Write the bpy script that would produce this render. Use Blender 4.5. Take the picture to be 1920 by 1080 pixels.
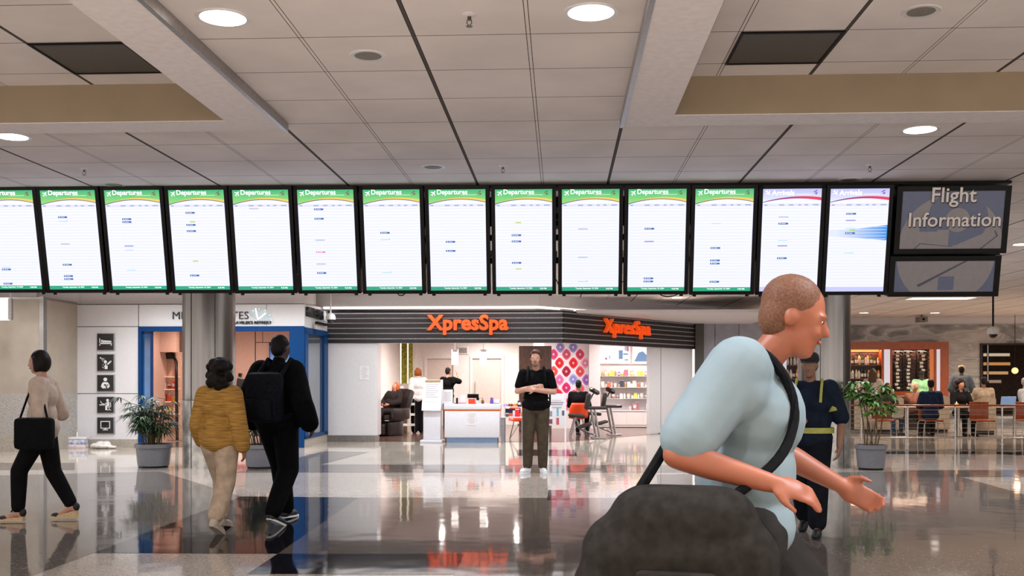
import bpy, bmesh, math, random
from mathutils import Vector, Matrix
for _o in list(bpy.data.objects): bpy.data.objects.remove(_o)
SC = bpy.context.scene
COL = SC.collection
random.seed(7)
R = math.radians
# ------------------------------------------------------------------ camera
HC = 1.39                      # eye height
FPX = 1920.0                   # focal length in pixels
YAW = R(2.74)
HOR = 710.0                    # row of the horizon
cam = bpy.data.cameras.new('camera'); camo = bpy.data.objects.new('camera', cam); COL.objects.link(camo)
cam.sensor_width = 36; cam.lens = 36 * FPX / 1920; cam.shift_y = (HOR - 540) / 1920
cam.clip_start = .05; cam.clip_end = 200
camo.location = (0, 0, HC); camo.rotation_euler = (R(90), 0, YAW)
SC.camera = camo
# ------------------------------------------------------------------ world, exposure
SC.view_settings.view_transform = 'Standard'; SC.view_settings.look = 'None'
SC.view_settings.gamma = 1; SC.view_settings.exposure = 0.0; SC.view_settings.use_curve_mapping = False
wd = bpy.data.worlds.new('world'); SC.world = wd; wd.use_nodes = True
wd.node_tree.nodes['Background'].inputs[0].default_value = (1.0, .93, .87, 1)
wd.node_tree.nodes['Background'].inputs[1].default_value = 2.7
try:
    SC.cycles.use_denoising = True
    SC.cycles.max_bounces = 8; SC.cycles.sample_clamp_indirect = 6
except Exception: pass
def lamp(name, kind, loc, energy, col=(1, .93, .84), size=.2, rot=(0, 0, 0), size_y=None, spot=150, parent=None):
    l = bpy.data.lights.new(name, kind); l.energy = energy; l.color = col
    if kind == 'AREA':
        l.size = size
        if size_y: l.shape = 'RECTANGLE'; l.size_y = size_y
    else:
        l.shadow_soft_size = size
    if kind == 'SPOT': l.spot_size = R(spot); l.spot_blend = .9
    o = bpy.data.objects.new(name, l); COL.objects.link(o); o.location = loc; o.rotation_euler = rot
    if parent: o.parent = parent
    return o
CEIL = 3.215
# downlights of the concourse that stand behind and beside the viewer, and the ones hidden by the display row
for _x in (-9.5, -6.9, -3.9, -.8, 1.9, 5.0, 8.2):
    for _y in (-3.0, .5, 3.0, 11.2, 13.4, 15.6, 17.4):
        lamp('downlight_lamp', 'SPOT', (_x, _y, CEIL - .03), 290 if _y < 10 else 175, size=.09, spot=160, col=(1, .90, .82) if _y < 2 else (.92, .96, 1.06))
for _x in (-11.0, -9.3, -7.9, -6.4, -5.2, -3.9, -2.4, -.8, .8, 2.3):
    lamp('downlight_lamp', 'SPOT', (_x, 18.2 if _x < -8.5 else (19.2 if _x < -5 else 20.7), CEIL - .03), 190 if _x > -8.5 else 60, size=.09, spot=165, col=(.9, .97, 1.0) if _x > -8.5 else (1, .97, .95))
# shop interiors: their own ceiling lights
for _x, _y, _e in ((-3.4, 24.2, 120), (-1.6, 24.6, 120), (.2, 24.2, 120), (-3.2, 27.4, 150), (-1.2, 27.6, 120), (-2.2, 29.8, 90), (-.6, 29.6, 70), (1.7, 25.0, 100), (2.6, 26.8, 110), (3.6, 28.2, 60), (2.0, 28.0, 110), (4.3, 28.8, 35)):
    lamp('spa_lamp', 'SPOT', (_x, _y, 2.8), _e * 2.2, (1, .92, .89), .06, spot=172)
for _x, _y in ((2.3, 22.75), (3.2, 23.9), (4.1, 25.1), (4.75, 26.0)): lamp('wing_fill_lamp', 'SPOT', (_x, _y, 2.76), 120, (.95, .98, 1.0), .04, spot=165)  # unseen fill lamps added to brighten the folding panels of the wing
for _x in (-8.0, -6.9, -5.6): lamp('lounge_lamp', 'SPOT', (_x, 21.7, 2.68), 75, (1, .76, .66), .05, spot=165)
for _x, _y in ((8.5, 24.5), (11.5, 24.5), (14.5, 24.5), (9.5, 28.0), (12.5, 28.0), (15.5, 28.0), (18, 26)): lamp('restaurant_lamp', 'SPOT', (_x, _y, 3.17), 330, (1, .86, .74), .07, spot=160)
# ------------------------------------------------------------------ pixel helpers (photo pixel + distance -> world point)
CT, ST = math.cos(YAW), math.sin(YAW)
FW, RT, UP = Vector((-ST, CT, 0)), Vector((CT, ST, 0)), Vector((0, 0, 1))
def P(px, py, d):
    return Vector((0, 0, HC)) + d * (FW + RT * ((px - 960) / FPX) + UP * ((HOR - py) / FPX))
def F(px, py): return P(px, py, HC * FPX / (py - HOR))
def depth(px, Y): return Y / (CT + (px - 960) / FPX * ST)
def PY(px, py, Y): return P(px, py, depth(px, Y))
def XY(px, Y): return PY(px, HOR, Y).x
def C(px, py, h):                                    # point on a horizontal plane h above the eye
    return P(px, py, h * FPX / (HOR - py))
# ------------------------------------------------------------------ colours and materials
def lin(c):
    if isinstance(c, str):
        c = c.lstrip('#'); c = tuple(int(c[i:i + 2], 16) / 255 for i in (0, 2, 4))
    return tuple((v / 12.92 if v <= .04045 else ((v + .055) / 1.055) ** 2.4) for v in c)
_M = {}
def M(name, col='#808080', rough=.5, metal=0.0, emit=0.0, noise=.06, scale=20, bump=0.0, coat=0.0, col2=None, alpha=1.0, trans=0.0, stretch=None, spec=None):
    if name in _M: return _M[name]
    m = bpy.data.materials.new(name); m.use_nodes = True; nt = m.node_tree; b = nt.nodes['Principled BSDF']
    c = lin(col); b.inputs['Base Color'].default_value = (*c, 1)
    b.inputs['Roughness'].default_value = rough; b.inputs['Metallic'].default_value = metal
    if coat: b.inputs['Coat Weight'].default_value = coat; b.inputs['Coat Roughness'].default_value = .05
    if spec is not None: b.inputs['Specular IOR Level'].default_value = spec
    if alpha < 1: b.inputs['Alpha'].default_value = alpha
    if trans: b.inputs['Transmission Weight'].default_value = trans
    if emit:
        b.inputs['Emission Color'].default_value = (*c, 1); b.inputs['Emission Strength'].default_value = emit
        if emit >= .5: b.inputs['Base Color'].default_value = (c[0] * .2, c[1] * .2, c[2] * .2, 1)
    elif noise or col2:
        tc = nt.nodes.new('ShaderNodeTexCoord'); n = nt.nodes.new('ShaderNodeTexNoise'); n.inputs['Scale'].default_value = scale; n.inputs['Detail'].default_value = 4
        if stretch:
            mp = nt.nodes.new('ShaderNodeMapping'); mp.inputs['Scale'].default_value = stretch
            nt.links.new(tc.outputs['Object'], mp.inputs[0]); nt.links.new(mp.outputs[0], n.inputs['Vector'])
        else: nt.links.new(tc.outputs['Object'], n.inputs['Vector'])
        r = nt.nodes.new('ShaderNodeValToRGB')
        lo = lin(col2) if col2 else tuple(v * (1 - noise * 2) for v in c)
        hi = c if col2 else tuple(min(1, v * (1 + noise * 2)) for v in c)
        r.color_ramp.elements[0].color = (*lo, 1); r.color_ramp.elements[1].color = (*hi, 1)
        r.color_ramp.elements[0].position = .35; r.color_ramp.elements[1].position = .65
        nt.links.new(n.outputs['Fac'], r.inputs[0]); nt.links.new(r.outputs[0], b.inputs['Base Color'])
        if bump:
            bp = nt.nodes.new('ShaderNodeBump'); bp.inputs['Strength'].default_value = bump; bp.inputs['Distance'].default_value = .01
            nt.links.new(n.outputs['Fac'], bp.inputs['Height']); nt.links.new(bp.outputs[0], b.inputs['Normal'])
    _M[name] = m
    return m
# ------------------------------------------------------------------ mesh builder
class MB:
    def __init__(s): s.v = []; s.f = []; s.m = []; s.mi = 0
    def add(s, vs, fs):
        o = len(s.v); s.v += [tuple(v) for v in vs]
        for f in fs: s.f.append([o + i for i in f]); s.m.append(s.mi)
        return s
    def mat(s, i): s.mi = i; return s
    def box(s, x0, x1, y0, y1, z0, z1, bev=0, mx=None):
        if bev:
            b = bmesh.new(); bmesh.ops.create_cube(b, size=1)
            for v in b.verts: v.co = Vector(((x0 + x1) / 2 + v.co.x * (x1 - x0), (y0 + y1) / 2 + v.co.y * (y1 - y0), (z0 + z1) / 2 + v.co.z * (z1 - z0)))
            bmesh.ops.bevel(b, geom=list(b.edges), offset=bev, segments=2, profile=.5, affect='EDGES')
            b.verts.index_update(); vs = [v.co.copy() for v in b.verts]; fs = [[v.index for v in f.verts] for f in b.faces]; b.free()
        else:
            vs = [Vector(p) for p in ((x0, y0, z0), (x1, y0, z0), (x1, y1, z0), (x0, y1, z0), (x0, y0, z1), (x1, y0, z1), (x1, y1, z1), (x0, y1, z1))]
            fs = [(0, 3, 2, 1), (4, 5, 6, 7), (0, 1, 5, 4), (1, 2, 6, 5), (2, 3, 7, 6), (3, 0, 4, 7)]
        if mx: vs = [mx @ v for v in vs]
        return s.add(vs, fs)
    def slab(s, a, b, z0, z1, th, side=1):          # upright wall piece from a to b (xy), thickness th to the left (+1) or right of a->b
        a = Vector((a[0], a[1], 0)); b = Vector((b[0], b[1], 0)); n = Vector((-(b - a).y, (b - a).x, 0)).normalized() * th * side
        vs = [a, b, b + n, a + n]
        vs = [v + Vector((0, 0, z0)) for v in vs] + [v + Vector((0, 0, z1)) for v in vs]
        return s.add(vs, [(0, 3, 2, 1), (4, 5, 6, 7), (0, 1, 5, 4), (1, 2, 6, 5), (2, 3, 7, 6), (3, 0, 4, 7)])
    def quad(s, a, b, c, d): return s.add([a, b, c, d], [(0, 1, 2, 3)])
    def poly(s, pts): return s.add(pts, [list(range(len(pts)))])
    def prism(s, pts, off):                          # planar polygon pts extruded by the vector off
        n = len(pts); off = Vector(off); vs = [Vector(p) for p in pts]; vs = vs + [v + off for v in vs]
        fs = [list(range(n))[::-1], list(range(n, 2 * n))] + [(i, (i + 1) % n, n + (i + 1) % n, n + i) for i in range(n)]
        return s.add(vs, fs)
    def tube(s, pts, r, seg=8, caps=True):
        pts = [Vector(p) for p in pts]; rs = r if isinstance(r, (list, tuple)) else [r] * len(pts)
        vs = []; n = len(pts); ref = None
        for i, p in enumerate(pts):
            t = (pts[min(i + 1, n - 1)] - pts[max(i - 1, 0)]).normalized()
            if ref is None: ref = Vector((0, 0, 1)) if abs(t.z) < .9 else Vector((1, 0, 0))
            u = t.cross(ref).normalized(); w = t.cross(u).normalized(); ref = -w if False else ref
            if u.length < .5: u = t.orthogonal().normalized(); w = t.cross(u)
            for k in range(seg):
                a = 2 * math.pi * k / seg; vs.append(p + rs[i] * (math.cos(a) * u + math.sin(a) * w))
        fs = [(i * seg + k, i * seg + (k + 1) % seg, (i + 1) * seg + (k + 1) % seg, (i + 1) * seg + k) for i in range(n - 1) for k in range(seg)]
        if caps: fs += [list(range(seg))[::-1], [(n - 1) * seg + k for k in range(seg)]]
        return s.add(vs, fs)
    def cyl(s, p0, p1, r0, r1=None, seg=16): return s.tube([p0, p1], [r0, r0 if r1 is None else r1], seg)
    def lathe(s, prof, c=(0, 0, 0), seg=24, caps=True, mx=None):
        c = Vector(c); n = len(prof); vs = []
        for (r, z) in prof:
            for k in range(seg):
                a = 2 * math.pi * k / seg; vs.append(c + Vector((r * math.cos(a), r * math.sin(a), z)))
        if mx: vs = [mx @ v for v in vs]
        fs = [(i * seg + k, i * seg + (k + 1) % seg, (i + 1) * seg + (k + 1) % seg, (i + 1) * seg + k) for i in range(n - 1) for k in range(seg)]
        if caps: fs += [list(range(seg))[::-1], [(n - 1) * seg + k for k in range(seg)]]
        return s.add(vs, fs)
    def ell(s, c, ax, ay=None, az=None, seg=16, rings=9):
        c = Vector(c)
        if ay is None: ax, ay, az = Vector((ax, 0, 0)), Vector((0, ax, 0)), Vector((0, 0, ax))
        elif not isinstance(ax, Vector): ax, ay, az = Vector((ax, 0, 0)), Vector((0, ay, 0)), Vector((0, 0, az))
        vs = [c - az]
        for i in range(1, rings):
            t = math.pi * i / rings
            for k in range(seg):
                a = 2 * math.pi * k / seg
                vs.append(c - az * math.cos(t) + math.sin(t) * (ax * math.cos(a) + ay * math.sin(a)))
        vs.append(c + az); L = len(vs) - 1
        fs = [(0, 1 + (k + 1) % seg, 1 + k) for k in range(seg)]
        for i in range(rings - 2):
            for k in range(seg):
                a = 1 + i * seg; fs.append((a + k, a + (k + 1) % seg, a + seg + (k + 1) % seg, a + seg + k))
        a = 1 + (rings - 2) * seg
        fs += [(a + k, a + (k + 1) % seg, L) for k in range(seg)]
        return s.add(vs, fs)
    def mesh(s, me, mx=Matrix()):
        return s.add([mx @ v.co for v in me.vertices], [list(p.vertices) for p in me.polygons])
    def data(s, name, mats, smooth=True, angle=40):
        me = bpy.data.meshes.new(name); me.from_pydata(s.v, [], s.f)
        for m in (mats if isinstance(mats, (list, tuple)) else [mats]): me.materials.append(m)
        me.polygons.foreach_set('material_index', s.m)
        b = bmesh.new(); b.from_mesh(me); bmesh.ops.recalc_face_normals(b, faces=b.faces); b.to_mesh(me); b.free()
        if smooth:
            me.shade_smooth()
            try: me.set_sharp_from_angle(angle=R(angle))
            except Exception: pass
        return me
    def build(s, name, mats, parent=None, loc=(0, 0, 0), rz=0, smooth=True, angle=40, **tagkw):
        o = bpy.data.objects.new(name, s.data(name, mats, smooth, angle)); COL.objects.link(o)
        o.location = loc; o.rotation_euler = (0, 0, rz)
        if parent: o.parent = parent
        if tagkw: tag(o, **tagkw)
        return o
def smooth_path(ps, n=5, it=6):
    ps = [Vector(p) for p in ps]; q = [ps[k].lerp(ps[k + 1], s / n) for k in range(len(ps) - 1) for s in range(n)] + [ps[-1]]
    for _ in range(it): q = [q[0]] + [(q[k - 1] + q[k] * 2 + q[k + 1]) / 4 for k in range(1, len(q) - 1)] + [q[-1]]
    return q
def tag(o, label=None, cat=None, group=None, kind=None):
    if label: o['label'] = label
    if cat: o['category'] = cat
    if group: o['group'] = group
    if kind: o['kind'] = kind
    return o
def thing(name, label, cat, loc=(0, 0, 0), rz=0, group=None, kind=None):
    o = bpy.data.objects.new(name, None); COL.objects.link(o); o.location = loc; o.rotation_euler = (0, 0, rz); o.empty_display_size = .1
    return tag(o, label, cat, group, kind)
def dup(root, loc, rz=0, label=None, group=None, scale=None):
    r = root.copy(); COL.objects.link(r); r.location = loc; r.rotation_euler = (0, 0, rz)
    if scale: r.scale = (scale,) * 3 if not isinstance(scale, tuple) else scale
    if label: r['label'] = label
    if group: r['group'] = group
    for ch in list(root.children):
        if ch.type == 'LIGHT': continue
        c = ch.copy(); COL.objects.link(c); c.parent = r
        for g in list(ch.children):
            d = g.copy(); COL.objects.link(d); d.parent = c
    return r
def text_mesh(body, width=None, height=None, extrude=.01, offset=0.0, spacing=1.0, shear=0.0, lines=1.0):
    """Lettering in the XZ plane facing -Y, its lower left corner at the origin."""
    cu = bpy.data.curves.new('t', 'FONT'); cu.body = body; cu.extrude = 0; cu.offset = offset; cu.space_character = spacing; cu.shear = shear; cu.resolution_u = 3; cu.align_x = 'CENTER'; cu.space_line = lines
    cu.extrude = .02
    o = bpy.data.objects.new('t', cu); COL.objects.link(o)
    dg = bpy.context.evaluated_depsgraph_get(); me = bpy.data.meshes.new_from_object(o.evaluated_get(dg))
    bpy.data.objects.remove(o)
    xs = [v.co.x for v in me.vertices]; ys = [v.co.y for v in me.vertices]
    x0, x1, y0, y1 = min(xs), max(xs), min(ys), max(ys)
    kx = width / (x1 - x0) if width else height / (y1 - y0); ky = height / (y1 - y0) if height else kx
    if not width: kx = ky
    for v in me.vertices:
        x, y, z = v.co; v.co = ((x - x0) * kx, -(z / .02) * extrude, (y - y0) * ky)
    return me
# ------------------------------------------------------------------ setting: planes of the place
YM = 20.4                       # lounge facade
YS = 22.41                      # spa facade
YA = 19.03                      # nearest wall at the left
def nodes_mat(name):
    m = bpy.data.materials.new(name); m.use_nodes = True
    return m, m.node_tree, m.node_tree.nodes['Principled BSDF']
def terrazzo(name, base, speck_lo, speck_hi, rough=.06):
    m, nt, b = nodes_mat(name); L = nt.links.new
    tc = nt.nodes.new('ShaderNodeTexCoord')
    v = nt.nodes.new('ShaderNodeTexVoronoi'); v.inputs['Scale'].default_value = 90
    r = nt.nodes.new('ShaderNodeValToRGB'); L(tc.outputs['Object'], v.inputs['Vector'])
    sp = nt.nodes.new('ShaderNodeSeparateColor'); L(v.outputs['Color'], sp.inputs[0]); L(sp.outputs[0], r.inputs[0])
    e = r.color_ramp.elements; e[0].position = .0; e[0].color = (*lin(speck_lo), 1); e[1].position = 1; e[1].color = (*lin(speck_hi), 1)
    q = e.new(.3); q.color = (*lin(base), 1); q = e.new(.75); q.color = (*lin(base), 1)
    n = nt.nodes.new('ShaderNodeTexNoise'); n.inputs['Scale'].default_value = .9; n.inputs['Detail'].default_value = 3; L(tc.outputs['Object'], n.inputs['Vector'])
    mx = nt.nodes.new('ShaderNodeMixRGB'); mx.blend_type = 'MULTIPLY'; mx.inputs[0].default_value = .35
    L(r.outputs[0], mx.inputs[1]); L(n.outputs['Fac'], mx.inputs[2]); L(mx.outputs[0], b.inputs['Base Color'])
    n2 = nt.nodes.new('ShaderNodeTexNoise'); n2.inputs['Scale'].default_value = 2.6; n2.inputs['Detail'].default_value = 1; L(tc.outputs['Object'], n2.inputs['Vector'])
    bp = nt.nodes.new('ShaderNodeBump'); bp.inputs['Strength'].default_value = .05; bp.inputs['Distance'].default_value = .03
    L(n2.outputs['Fac'], bp.inputs['Height']); L(bp.outputs[0], b.inputs['Normal'])
    b.inputs['Roughness'].default_value = rough; b.inputs['IOR'].default_value = 1.38
    return m
FL_LIGHT = terrazzo('terrazzo_beige', '#bdb1a3', '#96897b', '#dcd2c5')
FL_GREY = terrazzo('terrazzo_grey', '#787068', '#4f4943', '#9d938a')
FL_MID = terrazzo('terrazzo_taupe', '#6d635b', '#4e4740', '#8a7e74')
FL_DARK = terrazzo('terrazzo_charcoal', '#1a191f', '#0f0e12', '#2c2a32')
FL_SPA = M('spa_floor_wood', '#5a4238', .18, noise=.25, scale=3, stretch=(1, 9, 1))
fl = MB(); fl.box(-32, 32, -7, 36, -.2, 0)
def inlay(pts, mi, z=.0012):
    fl.mat(mi); ps = [F(*p) for p in pts]; fl.poly([(p.x, p.y, z) for p in ps])
inlay([(-900, 1400), (61, 1080), (175, 1037), (452, 931), (300, 884), (-60, 893), (-700, 980)], 1)                 # grey field at the left
inlay([(175, 1037), (452, 931), (673, 933), (521, 1038.5)], 3, .002)                                    # charcoal parallelogram
inlay([(521, 1038.5), (673, 933), (925, 933.5), (871.5, 1039)], 2, .002)                                # taupe parallelogram
inlay([(463, 1076.5), (521, 1038.5), (871.5, 1039), (852, 1077)], 3, .002)                              # charcoal strip
inlay([(871.5, 1039), (925, 933.5), (1240, 934), (1560, 1038), (1624, 1080), (1690, 1140), (840, 1140), (852, 1077)], 2, .0016)
inlay([(1560, 1038), (1240, 934), (1230, 890), (1700, 884), (1804, 895), (1920, 927), (2500, 1010), (2600, 1400), (2100, 1400), (1690, 1140), (1624, 1080)], 1, .0014)
inlay([(540, 871), (540, 886), (1345, 886), (1345, 872)], 1, .0014)                                     # grey band across the middle
inlay([(440, 886), (543, 886), (690, 848), (610, 846)], 1, .0018)
inlay([(1028, 919), (1066, 919), (1069, 938), (1026, 938)], 3, .0024)
inlay([(968, 843), (1078, 843.5), (1082, 855), (970, 854.5)], 3, .002)
inlay([(0, 868), (140, 868), (140, 881), (0, 881)], 2, .0018)
inlay([(1640, 851), (1640, 843), (2300, 842), (2300, 852)], 3, .0018)
inlay([(1780, 842), (1850, 842), (1960, 853), (1900, 853)], 3, .002)
inlay([(1690, 894), (1690, 882), (2300, 880), (2300, 895)], 2, .002)
fl.mat(4); WA, WB = P(1055, HOR, depth(1055, YS)), P(1303, HOR, 27.3)
fl.poly([(XY(617, YS), YS + .02, .003), (WA.x, YS + .02, .003), (WB.x, WB.y, .003), (WB.x, 31, .003), (XY(617, YS), 31, .003)])
fl.mat(1); fl.poly([(XY(262, YM), YM + .02, .003), (XY(560, YM), YM + .02, .003), (XY(560, YM), 24, .003), (XY(262, YM), 24, .003)])
fl.build('floor', [FL_LIGHT, FL_GREY, FL_MID, FL_DARK, FL_SPA], smooth=False, kind='structure', label='polished terrazzo concourse floor with charcoal and taupe inlays')

# ------------------------------------------------------------------ ceiling
GX, GY, GS = .437, 7.25, .61
def tile_mat(name, col, dark='#2e2722'):
    m, nt, b = nodes_mat(name); L = nt.links.new
    tc = nt.nodes.new('ShaderNodeTexCoord'); sx = nt.nodes.new('ShaderNodeSeparateXYZ'); L(tc.outputs['Object'], sx.inputs[0])
    def mth(op, a, bb=None):
        n = nt.nodes.new('ShaderNodeMath'); n.operation = op
        for i, v in enumerate((a, bb)):
            if v is None: continue
            if isinstance(v, (int, float)): n.inputs[i].default_value = v
            else: L(v, n.inputs[i])
        return n.outputs[0]
    def dist(sock, off, period):
        f = mth('FRACT', mth('DIVIDE', mth('SUBTRACT', sock, off - 61 * 4), period))
        return mth('MULTIPLY', mth('SUBTRACT', .5, mth('ABSOLUTE', mth('SUBTRACT', f, .5))), period)
    dx = dist(sx.outputs['X'], GX, GS); dx2 = dist(sx.outputs['X'], GX, GS * 2); dy = dist(sx.outputs['Y'], GY, GS)
    ring = mth('MULTIPLY', mth('LESS_THAN', dx, .0125), mth('GREATER_THAN', dx, .0085))
    solid = mth('MULTIPLY', mth('LESS_THAN', dx2, .0105), .9)
    line = mth('MAXIMUM', mth('MAXIMUM', ring, solid), mth('MULTIPLY', mth('LESS_THAN', dy, .0042), .85))
    n = nt.nodes.new('ShaderNodeTexNoise'); n.inputs['Scale'].default_value = 1.6; n.inputs['Detail'].default_value = 6; L(tc.outputs['Object'], n.inputs['Vector'])
    r = nt.nodes.new('ShaderNodeValToRGB'); L(n.outputs['Fac'], r.inputs[0])
    c = lin(col); r.color_ramp.elements[0].color = (*[v * .9 for v in c], 1); r.color_ramp.elements[1].color = (*[min(1, v * 1.07) for v in c], 1)
    r.color_ramp.elements[0].position = .3; r.color_ramp.elements[1].position = .7
    mx = nt.nodes.new('ShaderNodeMixRGB'); L(line, mx.inputs[0]); L(r.outputs[0], mx.inputs[1]); mx.inputs[2].default_value = (*lin(dark), 1)
    L(mx.outputs[0], b.inputs['Base Color']); b.inputs['Roughness'].default_value = .9; b.inputs['Specular IOR Level'].default_value = .1
    return m
TILE = tile_mat('ceiling_tile', '#e6dedb')
PAINT = M('soffit_paint', '#e6dfdf', .8, noise=.02)
BEIGE = M('coffer_shaded_paint', '#94836c', .85, noise=.03, scale=3)  # beige of the inner faces, darkened to carry the coffer's shade
ce = MB(); Z = CEIL
LX, RX = -1.96, .43; YO, YI = 7.2, 6.91
for x0, x1, y0, y1 in ((-32, 32, YO, 33), (LX, RX, -7, YO), (-32, LX, -7, .2), (RX, 32, -7, .2), (-32, -7.6, .2, YO), (6.2, 32, .2, YO)):
    ce.box(x0, x1, y0, y1, Z, Z + .06)
ce.build('ceiling', TILE, smooth=False, kind='structure', label='suspended ceiling of square white tiles')
def coffer(x0, x1, y0, y1, ix0, ix1, iy0, iy1, label):
    m = MB(); zb, zt = 3.155, 3.415
    for a, b, c, d in ((x0, x1, iy1, y1), (x0, x1, y0, iy0), (x0, ix0, iy0, iy1), (ix1, x1, iy0, iy1)): m.mat(0).box(a, b, c, d, zb, Z + .02)
    m.mat(1)
    for a, b, c, d in ((ix0 - .05, ix1 + .05, iy1 - .004, iy1 + .05), (ix0 - .05, ix1 + .05, iy0 - .05, iy0 + .004), (ix0 - .05, ix0 + .004, iy0, iy1), (ix1 - .004, ix1 + .05, iy0, iy1)): m.box(a, b, c, d, zb + .004, zt)
    m.mat(2).box(ix0 - .05, ix1 + .05, iy0 - .05, iy1 + .05, zt, zt + .05)
    m.build('ceiling_coffer', [PAINT, BEIGE, TILE], smooth=False, kind='structure', label=label)
coffer(-7.6, LX, .2, YO, -7.3, -2.30, .5, YI, 'raised ceiling coffer with white soffit border at the left')
coffer(RX, 6.2, .2, YO, .76, 5.9, .5, YI, 'raised ceiling coffer with white soffit border at the right')
# metal angle trim where the left soffit meets the tiles
MET = M('brushed_steel', '#a9a6a4', .32, 1.0, noise=.05, scale=40)
tr = MB(); tr.box(LX - .01, LX + .018, .2, YO + .02, 3.15, 3.214); tr.box(RX - .018, RX + .01, .2, YO + .02, 3.15, 3.214)
tr.build('trim_1', MET, kind='structure', label='metal edge trim along the soffit borders')

# ------------------------------------------------------------------ walls
WHITE = M('white_panel', '#d6d2d4', .28, noise=.01, coat=.3)
WALLP = M('wall_paint', '#cfc8c2', .6, noise=.03, scale=4)
GREYP = M('grey_wall_panel', '#a69a8c', .45, noise=.03, scale=3)
GRAN = M('granite', '#6f6a66', .4, noise=.5, scale=70, col2='#c8c2ba')
STONE = M('stone_base', '#a39a8d', .35, noise=.05)
STEEL = M('base_steel', '#8b8887', .3, .9, noise=.06, scale=30)
SEAM = M('dark_seam', '#4a4643', .7)
WHITEB = M('bulkhead_white', '#d4ced0', .7, noise=.01)
# left: wall with granite wainscot that angles back to the lounge
xa, xb = XY(80, YA), XY(145, YM)
w = MB()
for (a, b) in (((-16, YA), (xa, YA)), ((xa, YA), (xb, YM))):
    w.mat(0).slab(a, b, 1.10, 2.93, .2); w.mat(1).slab(a, b, .30, 1.10, .2); w.mat(2).slab((a[0], a[1] - .02), (b[0], b[1] - .02), 0, .30, .22)
w.mat(3).box(xa - .05, xa + .03, YA - .03, YA + .1, .3, 2.95); w.mat(3).slab((xa, YA - .012), (xb, YM - .012), 2.90, 2.94, .1)
w.mat(3).slab((-16, YA - .012), (xa, YA - .012), 2.90, 2.94, .1)
w.build('wall_left', [GREYP, GRAN, STONE, MET], smooth=False, kind='structure', label='beige panelled wall over a speckled granite wainscot')
# bulkhead above the left wall and the lounge
w = MB(); w.slab((-16, YA + .35), (xa - .3, YA + .35), 2.93, Z, .2); w.slab((xa - .3, YA + .35), (xb, YM + .12), 2.93, Z, .2); w.slab((xb, YM + .12), (XY(585, YM), YM + .12), 2.9, Z, .2)
w.slab((-16, YA + .2), (xa, YA + .2), 2.9, 2.93, .4)
w.build('wall_left_bulkhead', WHITEB, smooth=False, kind='structure')
# lounge facade: white panels
def zz(py, Y, px=350): return PY(px, py, Y).z
ZT, ZD = zz(570, YM), zz(612, YM)
x145, x260, x290, x543, x572 = (XY(p, YM) for p in (145, 260, 290, 543, 571))
w = MB(); w.mat(0)
w.box(x145, x260, YM, YM + .15, .15, ZT); w.box(x260, x572, YM, YM + .15, ZD, ZT)
w.mat(1).box(x145, x260, YM - .015, YM + .15, 0, .16)
w.mat(2)
for z in (zz(612, YM), zz(738, YM)): w.box(x145, x260, YM - .004, YM + .01, z - .006, z + .006)
w.box(x145, x572, YM - .004, YM + .01, ZT - .012, ZT + .004); w.box(x260 - .006, x260 + .006, YM - .004, YM + .01, .16, ZT)
for p in (342, 500): w.box(XY(p, YM) - .004, XY(p, YM) + .004, YM - .003, YM + .01, ZD, ZT)
w.build('wall_lounge', [WHITE, STONE, SEAM], smooth=False, kind='structure', label='glossy white panelled shopfront with dark seams')
# blue frame of the lounge entrance
BLUE = M('blue_frame', '#08386a', .45, noise=.03, spec=.15)
w = MB(); zf = ZD
w.box(x260, x572, YM - .03, YM + .14, zf - .1, zf); w.box(x260, XY(266, YM), YM - .03, YM + .14, 0, zf - .1); w.box(x543, x572, YM - .03, YM + .14, 0, zf - .1)
w.box(XY(281, YM), XY(284, YM), YM + .02, YM + .1, 0, zf - .1)
w.build('door_1', BLUE, smooth=False, kind='structure', label='blue metal frame of the lounge entrance')
w = MB(); w.box(XY(266, YM), XY(281, YM), YM + .05, YM + .07, .05, zf - .1)
BGLASS = M('blue_glass', '#1d5f98', .06, coat=.5, noise=.2, scale=1.2, col2='#0a2c55')
w.build('window_1', BGLASS, smooth=False, kind='structure', label='reflective blue glass panel beside the entrance')
# lounge interior
PINKW = M('lounge_wall', '#d9b8a8', .45, noise=.02)
w = MB(); yb = 23.3
w.mat(0).box(XY(200, YM), XY(600, YM) - .1, yb, yb + .1, 0, 2.75); w.box(XY(225, YM), XY(225, YM) + .1, YM + .15, yb, 0, 2.75)
w.box(x572 - .32, x572 - .27, YM + .15, yb, 0, 2.75); w.box(XY(200, YM), x572, YM + .15, yb + .1, 2.72, 2.78)
w.box(XY(283, 22.2), XY(330, 22.2), 22.2, 22.4, zz(660, 22.2), 2.7)
w.mat(1).box(XY(478, yb) , XY(478, yb) + .02, yb - .006, yb, 0, 2.7); w.box(XY(478, yb), XY(545, yb), yb - .006, yb, zz(643, yb), zz(643, yb) + .015)
w.box(XY(492, yb), XY(492, yb) + .012, yb - .006, yb, zz(643, yb), 2.7)
w.build('wall_lounge_interior', [PINKW, SEAM], smooth=False, kind='structure', label='pale pink panelled interior of the lounge')
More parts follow.
